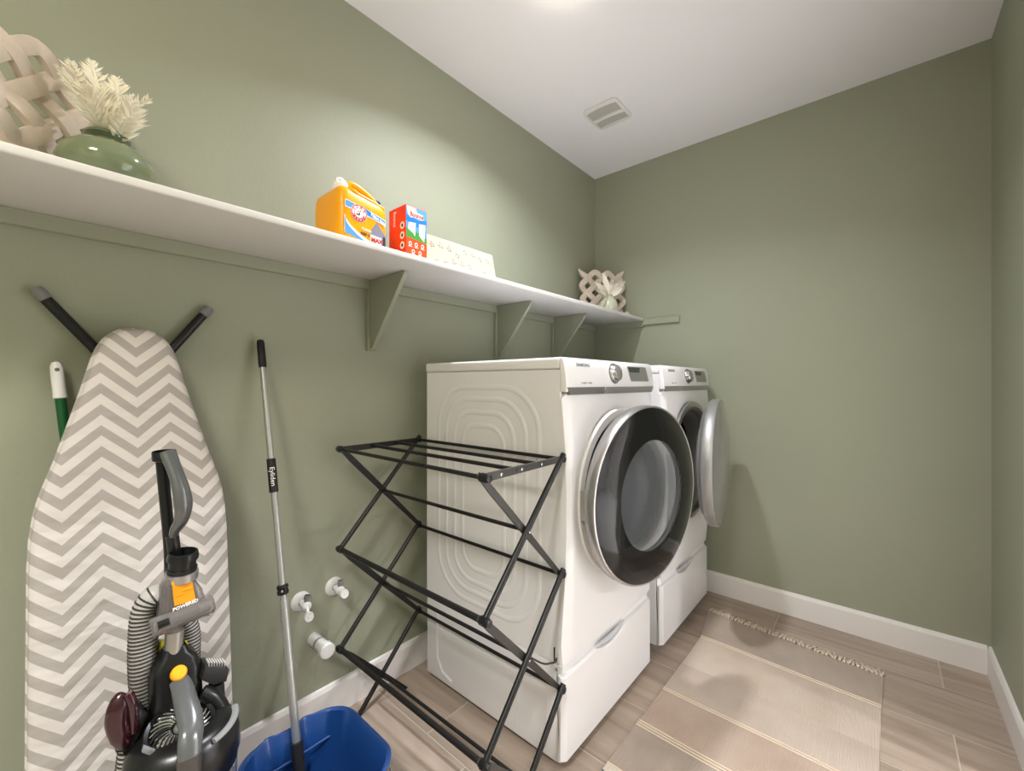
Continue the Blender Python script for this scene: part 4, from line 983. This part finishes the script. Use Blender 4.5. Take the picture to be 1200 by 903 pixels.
# ---------------------------------------------------------------- rug
rg = thing('rug', 'beige striped woven rug with knotted fringe in front of the machines', 'rug', (1.23, 1.4, 0))
def rx(side, y_):          # left and right edge of the rug
    return (.905+(y_-2.2)*.012 if side == 0 else 1.580+(y_-2.2)*.02) if y_ < 2.2 else ((.905-(y_-2.2)*.16) if side == 0 else 1.580+(y_-2.2)*.03)
def ry(x, y_):            # the far end is slightly skewed
    return y_ - (x-.9)*(.03 if y_ < 2.3 else .10)*(1 if y_ > 1.9 else .5)
bands = [(2.475, 2.205, 'rug_grey'), (2.205, 1.945, 'rug_peach'), (1.945, 1.735, 'rug_cream'), (1.735, 1.495, 'rug_tan'), (1.495, 1.270, 'rug_ash'), (1.270, 1.05, 'rug_pale'), (1.05, .80, 'rug_tan'), (.80, .55, 'rug_grey'), (.55, .25, 'rug_peach')]
for ya_, yb_, mt in bands:
    bm = NB(); NX, NY = 14, 4; g = []
    for i in range(NY+1):
        y_ = ya_+(yb_-ya_)*i/NY; r_ = []
        for j in range(NX+1):
            x_ = rx(0, y_)+(rx(1, y_)-rx(0, y_))*j/NX
            r_.append((x_, ry(x_, y_), .0055+.0012*math.sin(x_*9+y_*5)+.0008*math.sin(y_*21)))
        g.append(r_)
    top = [[bm.verts.new(p) for p in r_] for r_ in g]; bot = [[bm.verts.new((p[0], p[1], .0012)) for p in r_] for r_ in g]
    for i in range(NY):
        for j in range(NX):
            bm.faces.new((top[i][j], top[i+1][j], top[i+1][j+1], top[i][j+1])); bm.faces.new((bot[i][j], bot[i][j+1], bot[i+1][j+1], bot[i+1][j]))
        bm.faces.new((top[i][0], bot[i][0], bot[i+1][0], top[i+1][0])); bm.faces.new((top[i][NX], top[i+1][NX], bot[i+1][NX], bot[i][NX]))
    for j in range(NX):
        bm.faces.new((top[0][j], top[0][j+1], bot[0][j+1], bot[0][j])); bm.faces.new((top[NY][j], bot[NY][j], bot[NY][j+1], top[NY][j+1]))
    bmesh.ops.recalc_face_normals(bm, faces=bm.faces)
    obj('woven_band', bm, mt, rg, angle=60)
def cord(y_, off=0):
    pts = []
    for j in range(25):
        x_ = rx(0, y_)+(rx(1, y_)-rx(0, y_))*j/24; pts.append((x_, ry(x_, y_), .0068+.0012*math.sin(x_*9+y_*5)+.0008*math.sin(y_*21)))
    obj('woven_cord', sweep(NB(), pts, .0026, 6), 'rug_line', rg)
for y_ in (2.212, 2.198, 1.740, 1.728, 1.508, 1.496, 1.484, 1.270): cord(y_)
# fringe: knots and threads
bm = NB(); bk_ = NB(); n = 46
for i in range(n):
    f = (i+.5)/n; x_ = rx(0, 2.47)+(rx(1, 2.47)-rx(0, 2.47))*f; y_ = ry(x_, 2.475)
    lathe(bm, [(0, -.006), (.0055, -.003), (.0062, .001), (.004, .006), (0, .008)], (x_+random.uniform(-.003, .003), y_+.006, .0085), (random.uniform(-.6, .6), 1, .2), 8)
    for k in range(5):
        dx = random.uniform(-.014, .014)+.01*math.sin(i*.7); ln = random.uniform(.034, .064)
        sweep(bk_, [(x_, y_+.008, .007), (x_+dx*.5, y_+ln*.5, .006+random.uniform(0, .006)), (x_+dx, y_+ln, .0035)], [.0026, .0022, .0012], 5)
obj('knot_row', bm, 'rug_fringe', rg)
fr_ = obj('fringe', bk_, 'rug_fringe', rg); fr_['kind'] = 'stuff'
bm = NB()
for i in range(24):
    f = (i+.4)/24; x_ = .887+(1.57-.887)*f
    lathe(bm, [(0, -.004), (.0048, -.001), (.004, .003), (0, .005)], (x_, ry(x_, 1.235)-.004+.003*(i % 2), .0072), (0, 0, 1), 8)
kn = obj('dark_knot_row', bm, 'dark_strip', rg)
